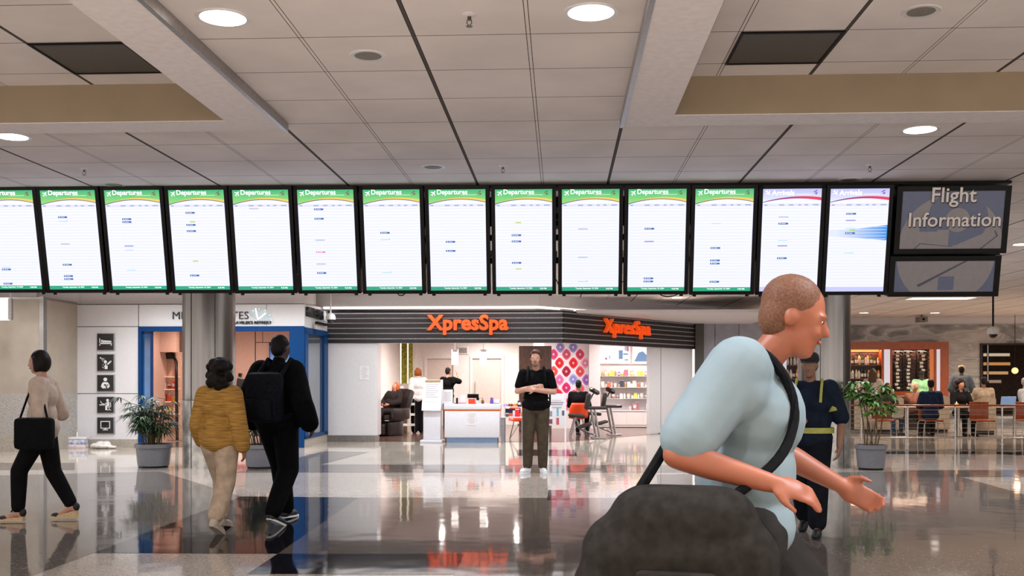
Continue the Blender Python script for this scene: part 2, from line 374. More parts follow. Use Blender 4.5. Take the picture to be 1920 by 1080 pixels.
# angled glass corner between lounge and spa
cA, cB = (x572, YM), (XY(614, YS), YS - .02)
dv = (Vector((cB[0], cB[1], 0)) - Vector((cA[0], cA[1], 0))); nv = Vector((dv.y, -dv.x, 0)).normalized()
def cpt(t, z, o=0.0):
    q = Vector((cA[0], cA[1], 0)) + dv * t + nv * o; return Vector((q.x, q.y, z))
w = MB(); w.mat(0).slab(cA, cB, ZD - .02, ZT + .02, .15); w.mat(1).slab(cA, cB, 0, .17, .2)
w.mat(2)
for a, b, z0, z1 in ((0, 1, ZD - .14, ZD - .02), (.0, .12, .17, ZD - .1), (.82, 1, .17, ZD - .1), (0, 1, .17, .24)):
    p, q = cpt(a, 0, .02), cpt(b, 0, .02); w.slab((p.x, p.y), (q.x, q.y), z0, z1, .12)
w.build('wall_corner', [WHITE, STONE, BLUE], smooth=False, kind='structure', label='angled white and blue corner panel')
GLS = M('display_glass', '#4a5460', .06, noise=.15, scale=1.5, coat=.6)
w = MB(); p, q = cpt(.12, 0, -.03), cpt(.82, 0, -.03); w.slab((p.x, p.y), (q.x, q.y), .24, ZD - .14, .03)
w.build('window_2', GLS, smooth=False, kind='structure', label='grey reflective glass of the angled corner')
# ------------------------------------------------------------------ spa shell
ZF0, ZF1 = zz(643, YS, 850), zz(583, YS, 850)
x613, x703, xbend = XY(615, YS), XY(703, YS), WA.x
SPAW = M('spa_wall', '#e4dad4', .55, noise=.02)
w = MB(); w.mat(0).box(x613, x703, YS, YS + .5, .14, ZF0 + .02); w.mat(1).box(x613 - .05, x703 + .01, YS - .03, YS + .5, 0, .14)
w.mat(0).box(XY(702, YS) - .02, XY(707, YS), YS + .02, YS + .5, .14, ZF0)
w.build('wall_spa_front', [WHITE, STEEL], smooth=False, kind='structure', label='white pier beside the spa opening with steel base')
YB = 30.9
w = MB()
w.mat(0).slab((-4.78, YS + .5), (-4.80, 30.7), 0, 2.85, .15)
w.slab((XY(735, 30.6), 30.6), (XY(778, 30.6), 30.6), 0, 2.85, .1)
w.box(XY(770, YB), XY(796, YB), YB, YB + .15, 0, 2.85); w.box(XY(855, YB), XY(881, YB), YB, YB + .15, 0, 2.85); w.box(XY(945, YB), XY(1000, YB), YB, YB + .15, 0, 2.85)
w.box(XY(796, YB), XY(855, YB), YB, YB + .15, 2.1, 2.85); w.box(XY(881, YB), XY(945, YB), YB, YB + .15, 2.1, 2.85)
w.mat(1).box(x613, WB.x + 1.5, YS + .4, 31.2, 2.85, 2.92)
w.build('wall_spa_back', [SPAW, WHITEB], smooth=False, kind='structure', label='cream interior walls of the spa')
DOOR = M('cream_door', '#d8c6bc', .4, noise=.02); CHROME = M('chrome', '#c9c8c6', .15, 1.0, noise=.02)
for i, (p0, p1) in enumerate(((796, 855), (881, 945))):
    t = thing('door_%d' % (i + 2), None, None, ((XY(p0, YB) + XY(p1, YB)) / 2, YB, 0), kind='structure'); hw = (XY(p1, YB) - XY(p0, YB)) / 2
    MB().box(-hw + .08, hw - .08, .02, .07, 0.01, 2.0).build('door_leaf', DOOR, t, smooth=False)
    f = MB(); f.box(-hw, -hw + .08, -.03, .08, 0, 2.1); f.box(hw - .08, hw, -.03, .08, 0, 2.1); f.box(-hw + .08, hw - .08, -.03, .08, 2.0, 2.1); f.build('door_frame', SPAW, t, smooth=False)
    h = MB(); h.cyl((-hw + .16, -.03, .95), (-hw + .16, -.03, 1.3), .015); h.cyl((-hw + .16, -.03, 1.0), (-hw + .16, .02, 1.0), .01); h.cyl((-hw + .16, -.03, 1.25), (-hw + .16, .02, 1.25), .01); h.build('handle', CHROME, t)
WOOD = M('dark_walnut', '#4a2c1c', .4, noise=.3, scale=9, stretch=(9, 9, .6))
w = MB(); w.box(XY(973, 26.6), XY(1034, 26.6), 26.6, 26.9, 0, 2.24); w.build('wall_spa_wood', WOOD, smooth=False, kind='structure', label='dark walnut partition inside the spa')
# wing: direction of the angled facade
WD = (WB - WA); WD.z = 0; WL = WD.length; WU = WD.normalized(); WN = Vector((WU.y, -WU.x, 0))
def wing(px):                                        # distance along the wing seen at photo column px
    u = (px - 960) / FPX; r = FW + RT * u
    a = Matrix(((WU.x, -r.x), (WU.y, -r.y))); s = a.inverted() @ Vector((-WA.x, -WA.y)); return s[0]
def wpt(s, z, o=0.0): q = Vector((WA.x, WA.y, 0)) + WU * s + WN * o; return Vector((q.x, q.y, z))
# fascia: dark boards with white gaps
BOARD = M('fascia_board', '#231c1f', .45, noise=.2, scale=6, stretch=(.6, 8, 8)); GAPW = M('fascia_white', '#d9d5d6', .5)
w = MB(); w.mat(0).box(x613, xbend, YS, YS + .2, ZF0, ZF1 + .04); a, b = wpt(0, 0), wpt(WL, 0); w.slab((a.x, a.y), (b.x, b.y), ZF0, ZF1 + .04, .2)
rows = [583, 586.2, 588.4, 595.0, 597.2, 604.4, 606.6, 614.0, 616.2, 623.7, 625.9, 633.6, 635.8, 643]
for i in range(7):
    z1, z0 = zz(rows[2 * i], YS, 850), zz(rows[2 * i + 1], YS, 850)
    w.mat(1).box(x613, xbend, YS - .03, YS, z0, z1); a, b = wpt(0, 0, .03), wpt(WL, 0, .03); w.slab((a.x, a.y), (b.x, b.y), z0, z1, .03)
w.build('fascia', [GAPW, BOARD], smooth=False, kind='structure', label='shop fascia of dark boards with thin white gaps')
# bulkhead over the spa with cove
yk = 21.9; xk0, xk1 = XY(585, yk), XY(1010, yk)
kEnd = P(1500, HOR, 30.2); zk = zz(579, yk, 850)
w = MB(); w.slab((xk0, yk), (xk1, yk), zk, Z, .15); w.slab((xk1, yk), (kEnd.x, kEnd.y), zk, Z, .15)
w.prism([(xk0, yk + .15, zk), (xk1, yk + .15, zk), (kEnd.x, kEnd.y + .15, zk), (WB.x + .3, WB.y + .3, zk), (xbend, YS + .1, zk), (x613 - .6, YS + .1, zk)], (0, 0, .03))
w.build('wall_bulkhead', WHITEB, smooth=False, kind='structure', label='white bulkhead bending over the spa front')
LED = M('led_strip', '#fff6f0', emit=2.2)
e = MB(); e.box(xk0 + .25, xk1, yk - .012, yk + .0, zk + .004, zk + .05); d = (kEnd - Vector((xk1, yk, 0))); d.z = 0; d2 = Vector((xk1, yk, 0)) + d * .62
e.slab((xk1, yk - .012), (d2.x, d2.y - .012), zk + .004, zk + .05, .012)
e.build('light_strip', LED, smooth=False, label='thin glowing cove light strip above the dark striped fascia', cat='light strip')
lamp('cove_lamp', 'AREA', ((x613 + xbend) / 2, yk + .28, zk - .02), 16, (1, .95, .95), xbend - x613, size_y=.1)
# white folding panels closing the right end of the wing and grey wall beyond
s0, s1, s2 = wing(1221), wing(1243), wing(1301)
w = MB()
for k, (a, b) in enumerate(((s0, s1 - .03), (s1, s2))):
    p, q = wpt(a, 0, -.05), wpt(b, 0, -.05); w.mat(0).slab((p.x, p.y), (q.x, q.y), 0.02, ZF0, .08)
p, q = wpt(s1 - .03, 0, -.06), wpt(s1, 0, -.06); w.mat(1).slab((p.x, p.y), (q.x, q.y), 0, ZF0, .05)
w.build('door_4', [WHITE, SEAM], smooth=False, kind='structure', label='white folding shopfront panels')
GREYM = M('grey_metal_panel', '#93909a', .45, .2, noise=.04, scale=5)
w = MB(); yg = 27.6
w.mat(1).box(WB.x, XY(1318, yg), WB.y - .1, WB.y + .1, 0, ZF1 + .03)
for a, b in ((1318, 1340), (1341, 1385), (1386, 1452)): w.mat(0).box(XY(a, yg), XY(b, yg), yg, yg + .15, 0, 2.95)
w.mat(1).box(XY(1318, yg), XY(1452, yg), yg + .02, yg + .2, 0, 2.94)
w.build('wall_grey', [GREYM, SEAM], smooth=False, kind='structure', label='grey metal panelled wall between spa and restaurant')
# shop walls behind mural and shelves
YV = 28.6
w = MB(); w.mat(0).box(XY(1020, YV), XY(1106, YV), YV, YV + .12, 0, 2.85); w.box(XY(1104, YV), XY(1125, YV), YV - .15, YV + .12, 0, 2.85)
YW = 29.6; w.box(XY(1110, YW), XY(1300, YW), YW, YW + .12, 0, 2.85)
w.build('wall_spa_shop', M('shop_white', '#e6dcdc', .5, noise=.01), smooth=False, kind='structure', label='white retail wall of the spa')
# restaurant: marble wall
def marble():
    m, nt, b = nodes_mat('marble'); L = nt.links.new
    tc = nt.nodes.new('ShaderNodeTexCoord'); mp = nt.nodes.new('ShaderNodeMapping'); mp.inputs['Rotation'].default_value = (0, R(35), 0); mp.inputs['Scale'].default_value = (.5, 1, 1.6)
    L(tc.outputs['Object'], mp.inputs[0])
    n = nt.nodes.new('ShaderNodeTexNoise'); n.inputs['Scale'].default_value = 1.7; n.inputs['Detail'].default_value = 10; n.inputs['Distortion'].default_value = .9; L(mp.outputs[0], n.inputs['Vector'])
    r = nt.nodes.new('ShaderNodeValToRGB'); L(n.outputs['Fac'], r.inputs[0]); e = r.color_ramp.elements
    e[0].position = .36; e[0].color = (*lin('#6a6664'), 1); e[1].position = .46; e[1].color = (*lin('#8f8a87'), 1)
    for p, c in ((.52, '#bdb6b1'), (.56, '#9d9792'), (.68, '#b8b1ac')): q = e.new(p); q.color = (*lin(c), 1)
    L(r.outputs[0], b.inputs['Base Color']); b.inputs['Roughness'].default_value = .3
    return m
YR = 31.0; ZM = PY(1700, 609, YR).z
w = MB(); w.mat(0).box(XY(1440, YR), 26, YR, YR + .2, 0, ZM); w.mat(1).box(XY(1440, YR), 26, YR + .05, YR + .25, ZM, Z)
w.build('wall_right', [marble(), WHITEB], smooth=False, kind='structure', label='grey veined marble wall of the restaurant')
w = MB(); w.box(26, 26.2, 12, YR + .2, 0, Z); w.build('wall_far_right', WALLP, smooth=False, kind='structure')
# ------------------------------------------------------------------ round columns
COLM = M('column_metal', '#817d7b', .27, 1.0, noise=.05, scale=3, stretch=(6, 6, .2)); COLS = M('column_stone', '#8d8a86', .3, .5, noise=.3, scale=9, col2='#b8b4ae')
for px, y0, lab in ((392, 878, 'round metal clad column with stone lower drum at the left'), (1545, 878, 'round metal clad column at the right behind the walkers')):
    p = F(px, y0); p = P(px, HOR, HC * FPX / (y0 - HOR) + .4); c = (p.x, p.y, 0); m = MB(); r_ = .405
    m.mat(0).lathe([(r_, 1.06), (r_, CEIL)], c, 48); m.mat(1).lathe([(r_, 0), (r_, 1.05)], c, 48); m.mat(2).lathe([(r_ - .006, 1.04), (r_ - .006, 1.07)], c, 48, False)
    for a in (-112, -58, 40, 150):
        q = Vector((c[0] + r_ * math.cos(R(a)), c[1] + r_ * math.sin(R(a)), 0)); m.box(q.x - .006, q.x + .006, q.y - .006, q.y + .006, 0, CEIL)
    m.build('column', [COLM, COLS, SEAM], kind='structure', label=lab)
# ------------------------------------------------------------------ flight displays
BEZ = M('display_bezel', '#040406', .35, noise=.1, spec=.15); RAIL = M('rack_metal', '#08080a', .5, .0, noise=.05, spec=.2)
def grad_emit(name, c0, c1, axis, a, b, strength=1.0):
    m = bpy.data.materials.new(name); m.use_nodes = True; nt = m.node_tree; L = nt.links.new; bs = nt.nodes['Principled BSDF']
    tc = nt.nodes.new('ShaderNodeTexCoord'); sx = nt.nodes.new('ShaderNodeSeparateXYZ'); L(tc.outputs['Object'], sx.inputs[0])
    mr = nt.nodes.new('ShaderNodeMapRange'); mr.inputs[1].default_value = a; mr.inputs[2].default_value = b; L(sx.outputs[axis], mr.inputs[0])
    r = nt.nodes.new('ShaderNodeValToRGB'); r.color_ramp.elements[0].color = (*lin(c0), 1); r.color_ramp.elements[1].color = (*lin(c1), 1); L(mr.outputs[0], r.inputs[0])
    bs.inputs['Base Color'].default_value = (.02, .02, .02, 1); bs.inputs['Roughness'].default_value = .3
    L(r.outputs[0], bs.inputs['Emission Color']); bs.inputs['Emission Strength'].default_value = strength
    return m
def E(name, col, s=1.0): return M(name, col, .3, emit=s)
SW, SH = .532, .945                      # lit panel
S_WHITE = E('screen_white', '#d6d8f3', 1.27); S_LINE = E('screen_row_line', '#c6cfee', 1.2)
S_GREEN = grad_emit('screen_green', '#8fe07a', '#18b574', 2, SH * .87, SH, 1.0)
S_GOLD = E('screen_gold', '#e9c95c', 1.0); S_NAVY = E('screen_navy', '#24506e'); S_FOOT = E('screen_foot_green', '#17a37c', 1.0)
S_LILAC = grad_emit('screen_lilac', '#eef0ff', '#b9bdf3', 2, SH * .87, SH, 1.0); S_RED = grad_emit('screen_red', '#6a1f86', '#e81f52', 0, -.2, .2)
S_FLIL = E('screen_foot_lilac', '#c3c7f7'); S_TXT = E('screen_header_text', '#9aa3d2', .9); S_HEAD = E('screen_column_band', '#dcdff7')
S_BLUE = E('tag_blue', '#2763ad', .9); S_TEAL = E('tag_teal', '#8fd3cf', .95); S_LIME = E('tag_lime', '#b7cf5a'); S_GRY = E('tag_grey', '#b4bfd2'); S_PINK = E('tag_pink', '#d651a8'); S_LILT = E('tag_lilac', '#9b97d6')
S_FAN = grad_emit('screen_blue_fan', '#e3ebfb', '#2392ea', 0, -.2, .26); S_WT = E('screen_letter_white', '#ffffff', 1.25); S_MARK = E('screen_mark', '#8c4a4a', .7); S_PURP = E('screen_mark_purple', '#6f3fb4', .9)
SMATS = [S_WHITE, S_LINE, S_GREEN, S_GOLD, S_NAVY, S_FOOT, S_LILAC, S_RED, S_FLIL, S_TXT, S_HEAD, S_BLUE, S_TEAL, S_LIME, S_GRY, S_PINK, S_LILT, S_FAN, S_WT, S_MARK, S_PURP]
TAG = dict(b=11, t=12, l=13, g=14, p=15, v=16)
TILT = R(12)
T_DEP = text_mesh('Departures', width=.285, extrude=.001, offset=.014); T_ARR = text_mesh('Arrivals', width=.205, extrude=.001, offset=.014)
T_DAY = text_mesh('Tuesday, September 10, 2024', width=.215, extrude=.0008, offset=.01); T_CLK = text_mesh('9:30 PM', width=.062, extrude=.0008, offset=.01)
def curve_y(u, base, rise):                # arc of the header, u in 0..1
    return base + rise * (1 - ((u - .5) / .5) ** 2) - .018 * (1 - u) * 0
def screen_mesh(kind, tags, fan=False):
    m = MB(); X = lambda u: (u - .5) * SW; Zv = lambda v: (1 - v) * SH
    def rect(u0, u1, v0, v1, y): m.quad((X(u0), y, Zv(v1)), (X(u1), y, Zv(v1)), (X(u1), y, Zv(v0)), (X(u0), y, Zv(v0)))
    m.mat(0).box(-SW / 2, SW / 2, -.001, .02, 0, SH)
    if fan: m.mat(17).poly([(X(0), -.0016, Zv(.40)), (X(.5), -.0016, Zv(.385)), (X(1), -.0016, Zv(.35)), (X(1), -.0016, Zv(.50)), (X(.5), -.0016, Zv(.475)), (X(0), -.0016, Zv(.46))])
    m.mat(1)
    for k in range(26): v = .185 + k * .0298; rect(.02, .98, v, v + .0045, -.0018)
    m.mat(10); rect(0, 1, .142, .168, -.0018)
    m.mat(9)
    for a, b in ((.03, .08), (.28, .37), (.45, .53), (.61, .66), (.72, .78), (.86, .96)): rect(a, b, .150, .160, -.0022)
    n = 20
    def band(v_l, v_m, v_r, w0, w1, y, mi, top=None):
        m.mat(mi); up, lo = [], []
        for k in range(n + 1):
            u = k / n; v = v_l * (1 - u) * (1 - 2 * u) + v_m * 4 * u * (1 - u) + v_r * u * (2 * u - 1); w = w0 + (w1 - w0) * u
            up.append((X(u), y, Zv(top if top is not None else v - w))); lo.append((X(u), y, Zv(v)))
        for k in range(n): m.quad(lo[k], lo[k + 1], up[k + 1], up[k])
    if kind == 'd':
        band(.142, .094, .125, 0, 0, -.002, 2, 0); band(.142, .094, .125, .004, .026, -.0026, 3); band(.146, .099, .129, .008, .006, -.0032, 4)
        m.mat(5); rect(0, 1, .962, 1, -.002)
    else:
        band(.128, .086, .104, 0, 0, -.002, 6, 0); band(.132, .094, .113, .006, .03, -.0026, 7)
        m.mat(8); rect(0, 1, .955, 1, -.002)
    m.mat(18)                              # aeroplane mark in its little square
    cx, cz, s = X(.085), Zv(.036), .026
    for pts in (((-.1, -1), (.1, -1), (.14, .9), (0, 1.1), (-.14, .9)), ((-.1, .5), (-.1, .05), (-1, -.35), (-1, -.15)), ((.1, .5), (1, -.15), (1, -.35), (.1, .05)), ((-.45, -1), (0, -.6), (.45, -1), (.45, -.85), (0, -.5), (-.45, -.85))):
        a = R(-40) if kind == 'd' else R(-140)
        m.poly([(cx + s * (p[0] * math.cos(a) - p[1] * math.sin(a)), -.0026, cz + s * (p[0] * math.sin(a) + p[1] * math.cos(a))) for p in pts])
    m.mat(19 if kind == 'd' else 20)
    for pts in (((.86, .03), (.92, .012), (.925, .022), (.87, .036)), ((.87, .042), (.93, .034), (.925, .046), (.90, .062), (.905, .05))):
        m.poly([(X(p[0]), -.0026, Zv(p[1])) for p in pts])
    m.mat(18); rect(.57, .84, .052, .0545, -.0024)
    for t in tags:
        v, k = t; u0 = .285; u1 = .452
        if k in 'tTL':                     # thin line tags
            m.mat(TAG[k.lower()]); rect(u0, u1, v + .008, v + .013, -.0026)
            if k == 't': rect(u1 - .012, u1, v - .006, v + .01, -.0026)
        else:
            m.mat(TAG[k]); h = .0085 if k == 'b' else .006
            a0 = u0 if k != 'l' else u0 + .07; rect(a0, u1, v - h, v + h, -.0026)
            if k in 'bp': m.mat(18); rect(u0 + .02, u0 + .035, v - .004, v + .004, -.003); rect(u0 + .05, u0 + .12, v - .0015, v + .0015, -.003)
    return m
def V(y4): return (y4 - 66) / 752.0        # row in the 4x crop -> fraction of the screen
TAGS = [[(665, 'b'), (775, 'b'), (640, 'T')], [(267, 'b'), (290, 't'), (470, 'g'), (628, 'b'), (715, 'b'), (738, 'b')], [(282, 'b'), (304, 'b'), (485, 'v'), (508, 'T'), (662, 'T')],
        [(235, 'b'), (303, 'l'), (326, 'b'), (372, 'b'), (599, 'l'), (709, 'b')], [(205, 'g')], [(210, 'b'), (280, 'b'), (440, 'g'), (530, 'p'), (620, 'g'), (688, 'b')],
        [(385, 'b'), (428, 't'), (678, 't')], [(452, 'b'), (520, 'b')], [(310, 'l'), (403, 'b'), (449, 'b'), (609, 'b'), (655, 'l')], [(357, 'g'), (567, 'g'), (742, 't')],
        [(355, 'b'), (449, 'v'), (724, 'b'), (747, 'b')], [(310, 'T'), (497, 'b'), (589, 'b'), (612, 'b'), (748, 'b')], [(270, 'g'), (318, 'b'), (434, 'T'), (481, 'v'), (572, 'b')],
        [(247, 'b'), (295, 'v'), (345, 'T'), (366, 'l'), (388, 'b'), (525, 'T')]]
LEFTS = [-45, 72, 192.5, 313, 433.5, 555.5, 679, 802.5, 927.5, 1053.5, 1179, 1305, 1432, 1559]
YD = 9.52                                   # depth of the row (top edge)
hb_ = MB(); hb_.box(-SW / 2 - .036, SW / 2 + .036, .004, .10, -.034, SH + .034, bev=.006)
hb_.box(-SW / 2 - .036, SW / 2 + .036, -.006, .02, -.034, -.002); hb_.box(-SW / 2 - .036, SW / 2 + .036, -.006, .02, SH + .002, SH + .034)
hb_.box(-SW / 2 - .036, -SW / 2 - .001, -.006, .02, -.034, SH + .034); hb_.box(SW / 2 + .001, SW / 2 + .036, -.006, .02, -.034, SH + .034)
HOUS = hb_.data('housing', BEZ)
ft = MB(); ft.cyl((0, .05, -.03), (0, .05, -.056), .014, .018); FOOT = ft.data('mount_knob', RAIL)
ORD = ['first', 'second', 'third', 'fourth', 'fifth', 'sixth', 'seventh', 'eighth', 'ninth', 'tenth', 'eleventh', 'twelfth']
WHAT = ['cut by the photo edge', 'one blue tag near the top, three at the bottom', 'two stacked blue tags near the top', 'three blue tags in its upper third', 'almost without tags',
        'with a pink tag in the middle', 'one blue tag over two thin teal lines', 'two blue tags in the middle', 'three blue tags and two pale lime ones', 'showing only grey and teal tags',
        'two blue tags close together at the bottom', 'beside the lilac arrivals screens', '', '']
def link(name, me, parent, loc=(0, 0, 0), rx=0):
    o = bpy.data.objects.new(name, me); COL.objects.link(o); o.parent = parent; o.location = loc; o.rotation_euler = (rx, 0, 0); return o
T_BODY = {}
def wmat(me, mat):
    if not me.materials: me.materials.append(mat)
    return me
for me in (T_DEP, T_ARR, T_DAY, T_CLK): wmat(me, S_WT)
for i, lx in enumerate(LEFTS):
    kind = 'd' if i < 12 else 'a'
    ptop = PY(lx + 54, 355.5 - .0035 * (lx - 679) * .6, YD); dz = SH * math.cos(TILT)
    zb = ptop.z - dz; yb_ = YD + SH * math.sin(TILT)
    if kind == 'd': lab = '%s green screen from the left, %s' % (ORD[i], WHAT[i])
    else: lab = 'lilac arrivals screen ' + ('beside the last green screen' if i == 12 else 'with a blue fan highlight')
    t = thing('flight_display', lab, 'screen', (ptop.x, yb_, zb), group='upright flight displays in the overhead row'); t.rotation_euler = (TILT, 0, 0)
    hs = link('housing', HOUS, t)
    sc_ = screen_mesh(kind, [(V(y), k) for y, k in TAGS[i]], i == 13).build('screen', SMATS, t, smooth=False)
    link('title_lettering', T_DEP if kind == 'd' else T_ARR, sc_, ((.15 - .5) * SW, -.004, SH * (1 - .062)))
    if kind == 'd': link('date_lettering', T_DAY, sc_, ((.24 - .5) * SW, -.004, SH * .013)); link('clock_lettering', T_CLK, sc_, ((.78 - .5) * SW, -.004, SH * .013))
    for sx in (-1, 1): link('mount_knob', FOOT, hs, (sx * (SW / 2 - .02), 0, 0))
# dark flight information signs at the right end
LCDG = M('sign_face_grey', '#8d8a8f', .35, noise=.02); LCDB = M('sign_face_blue', '#5d6684', .35, noise=.02); LCDL = M('sign_letter_white', '#e6dcd6', .4, noise=.01); LCDS = M('sign_letter_shadow', '#15151b', .5); LCDK = M('sign_outline', '#4a4c5c', .4)
def circ(m, cx, cz, r, y, a0=0, a1=360, n=40, clip=None):
    pts = [(cx + r * math.cos(R(a0 + (a1 - a0) * k / n)), cz + r * math.sin(R(a0 + (a1 - a0) * k / n))) for k in range(n + (a1 - a0 != 360))]
    if clip:                                    # Sutherland-Hodgman against the sign face
        x0, x1, z0, z1 = clip
        for ax, lim, sg in ((0, x0, 1), (0, x1, -1), (1, z0, 1), (1, z1, -1)):
            out = []
            for k in range(len(pts)):
                p, q = pts[k - 1], pts[k]; ip, iq = sg * (p[ax] - lim) >= 0, sg * (q[ax] - lim) >= 0
                if ip != iq:
                    s_ = (lim - p[ax]) / (q[ax] - p[ax]); out.append((p[0] + s_ * (q[0] - p[0]), p[1] + s_ * (q[1] - p[1])))
                if iq: out.append(q)
            pts = out
    m.poly([(p[0], y, p[1]) for p in pts])
def sign(px0, px1, py0, py1, lab, top):
    a, b = PY(px0, py0, YD + .02), PY(px1, py0, YD + .02); wdt = b.x - a.x; h = (a.z - PY(px0, py1, YD + .06).z) / math.cos(TILT)
    t = thing('information_sign', lab, 'sign', ((a.x + b.x) / 2, YD + .02 + (0 if top else .12) + h * math.sin(TILT), a.z - h * math.cos(TILT)), group='dark flight information signs'); t.rotation_euler = (TILT, 0, 0)
    f = MB(); w2 = wdt / 2; f.box(-w2 - .05, w2 + .05, .004, .12, -.045, h + .045, bev=.006)
    f.box(-w2 - .05, w2 + .05, -.008, .01, -.045, 0); f.box(-w2 - .05, w2 + .05, -.008, .01, h, h + .045); f.box(-w2 - .05, -w2, -.008, .01, 0, h); f.box(w2, w2 + .05, -.008, .01, 0, h); f.build('housing', BEZ, t)
    m = MB(); cl = (-w2, w2, 0, h); m.mat(1).quad((-w2, 0, 0), (w2, 0, 0), (w2, 0, h), (-w2, 0, h))
    if top:
        m.mat(0); circ(m, 0, h * .05, w2 * 1.02, -.001, clip=cl)
        m.mat(1); circ(m, .05, h * .52, h * .52, -.002, clip=cl); m.mat(0); circ(m, .05, h * .50, h * .21, -.003, clip=cl)
        m.mat(0).quad((-.45 * w2, -.0032, h * .02), (-.02, -.0032, h * .02), (-.02, -.0032, h * .33), (-.45 * w2, -.0032, h * .33))
        m.mat(1).quad((-.62 * w2, -.0034, h * .30), (-.28 * w2, -.0034, h * .30), (-.28 * w2, -.0034, h * .5), (-.62 * w2, -.0034, h * .5))
        m.mat(0).poly([(-.3 * w2, -.0036, 0), (.62 * w2, -.0036, 0), (.92 * w2, -.0036, h * .22), (.86 * w2, -.0036, h * .32), (.74 * w2, -.0036, h * .31), (.1 * w2, -.0036, h * .06)])
        m.mat(2).poly([(.86 * w2, -.004, h * .32), (.92 * w2, -.004, h * .22), (.62 * w2, -.004, 0), (.58 * w2, -.004, 0), (.885 * w2, -.004, h * .22), (.84 * w2, -.004, h * .31)])
        m.mat(2).poly([(-.72 * w2, -.004, 0), (-.6 * w2, -.004, h * .1), (.05 * w2, -.004, h * .04), (.05 * w2, -.004, h * .03), (-.59 * w2, -.004, h * .085), (-.69 * w2, -.004, 0)])
    else:
        m.mat(0); circ(m, 0, h * 1.15, w2 * .98, -.001, clip=cl)
        m.mat(1).quad((-.12 * w2, -.002, h * .06), (.2 * w2, -.002, h * .06), (.2 * w2, -.002, h * .5), (-.12 * w2, -.002, h * .5))
        m.mat(0).poly([(-.85 * w2, -.003, h * .62), (-.5 * w2, -.003, h * .18), (.6 * w2, -.003, h), (-.2 * w2, -.003, h), (-.28 * w2, -.003, h * .72), (-.6 * w2, -.003, h * .7)])
        m.mat(2).poly([(-.55 * w2, -.004, h * .22), (-.5 * w2, -.004, h * .16), (.45 * w2, -.004, h), (.38 * w2, -.004, h)])
    m.build('face', [LCDG, LCDB, LCDK], t, smooth=False)
    if top:
        for txt, w_, cx, zz_ in (('Flight', .435 * wdt, .0, .725), ('Information', .90 * wdt, .02, .385)):
            me = text_mesh(txt, width=w_, extrude=.002, offset=.012); s2 = me.copy(); wmat(me, LCDL); wmat(s2, LCDS)
            link('lettering', me, t, (-w_ / 2 + cx, -.012, h * zz_)); link('lettering_shadow', s2, t, (-w_ / 2 + cx + .008, -.006, h * zz_ - .01))
    return t
sign(1693, 1886, 359, 465, 'upper dark sign reading Flight Information over a question mark motif', True)
sign(1687, 1877, 487, 545, 'lower shallow dark sign with a pointing hand motif under the wording sign', False)
# rack that carries the row
xr0, xr1 = XY(-260, 9.7), XY(1890, 9.7)
t = thing('display_rack', 'long black ceiling rack carrying the row of flight screens', 'rack', (0, 9.72, 0))
m = MB(); m.box(xr0, xr1, -.10, .10, 3.188, 3.213); m.build('header_beam', RAIL, t); m = MB(); m.box(xr0, XY(800, 9.9), .155, .165, 2.52, 3.145); m.box(XY(1300, 9.9), xr1, .155, .165, 2.52, 3.145); m.box(XY(800, 9.9), XY(1300, 9.9), .155, .165, 2.86, 3.145); m.build('back_panel', RAIL, t, smooth=False)  # back panel is a dark sheet added so the upper gaps stay black
for z in (2.93, 2.72, 2.50):
    m = MB(); m.box(xr0, xr1, .12, .17, z, z + .055); m.build('rail', RAIL, t)
for i, lx in enumerate(LEFTS + [1690]):
    x = XY(lx - 9, 9.8); m = MB(); m.box(x + .06, x + .10, .17, .22, 2.45, CEIL - .001); m.build('post', RAIL, t)
PALE = M('junction_box', '#c9c6d4', .5); CAB = M('black_cable', '#121214', .5)
for px, y0, y1, w_ in ((1042, 389, 401, 11), (1041, 471, 483, 8), (921, 470, 482, 9), (1164, 470, 482, 8), (1042, 424, 430, 12), (1041, 411, 414, 12), (1163, 388, 400, 8)):
    a, b = PY(px - w_ / 2, y1, 9.86), PY(px + w_ / 2, y0, 9.86); m = MB(); m.box(a.x, b.x, 9.86 - 9.72 - .03, 9.86 - 9.72 + .04, a.z, b.z); m.build('junction_box', PALE, t)
def cable(pts, lab, r=.006):
    ps = [PY(px, py, y) for px, py, y in pts]; q = []
    for k in range(len(ps) - 1):
        for s in range(6): q.append(ps[k].lerp(ps[k + 1], s / 6))
    q.append(ps[-1])
    for _ in range(4): q = [q[0]] + [(q[k - 1] + q[k] * 2 + q[k + 1]) / 4 for k in range(1, len(q) - 1)] + [q[-1]]
    m = MB(); m.tube(q, r, 6); m.build('cable', CAB, label=lab, cat='cable')
cable([(1235, 545, 9.83), (1238, 553, 9.85), (1250, 557, 9.85), (1268, 554, 9.85), (1276, 545, 9.83)], 'black cable looping below the eleventh green screen')
cable([(1036, 488, 9.85), (1038, 515, 9.87), (1048, 535, 9.87)], 'black cable hanging in the gap left of the tenth green screen')
cable([(745, 548, 9.83), (748, 554, 9.85), (756, 554, 9.85), (761, 548, 9.83)], 'short black cable loop under the seventh green screen')
for px, lx in ((1165, 0),): cable([(1164, 488, 9.85), (1163, 512, 9.87), (1166, 530, 9.87), (1172, 526, 9.85)], 'black cable in the gap right of the tenth green screen')
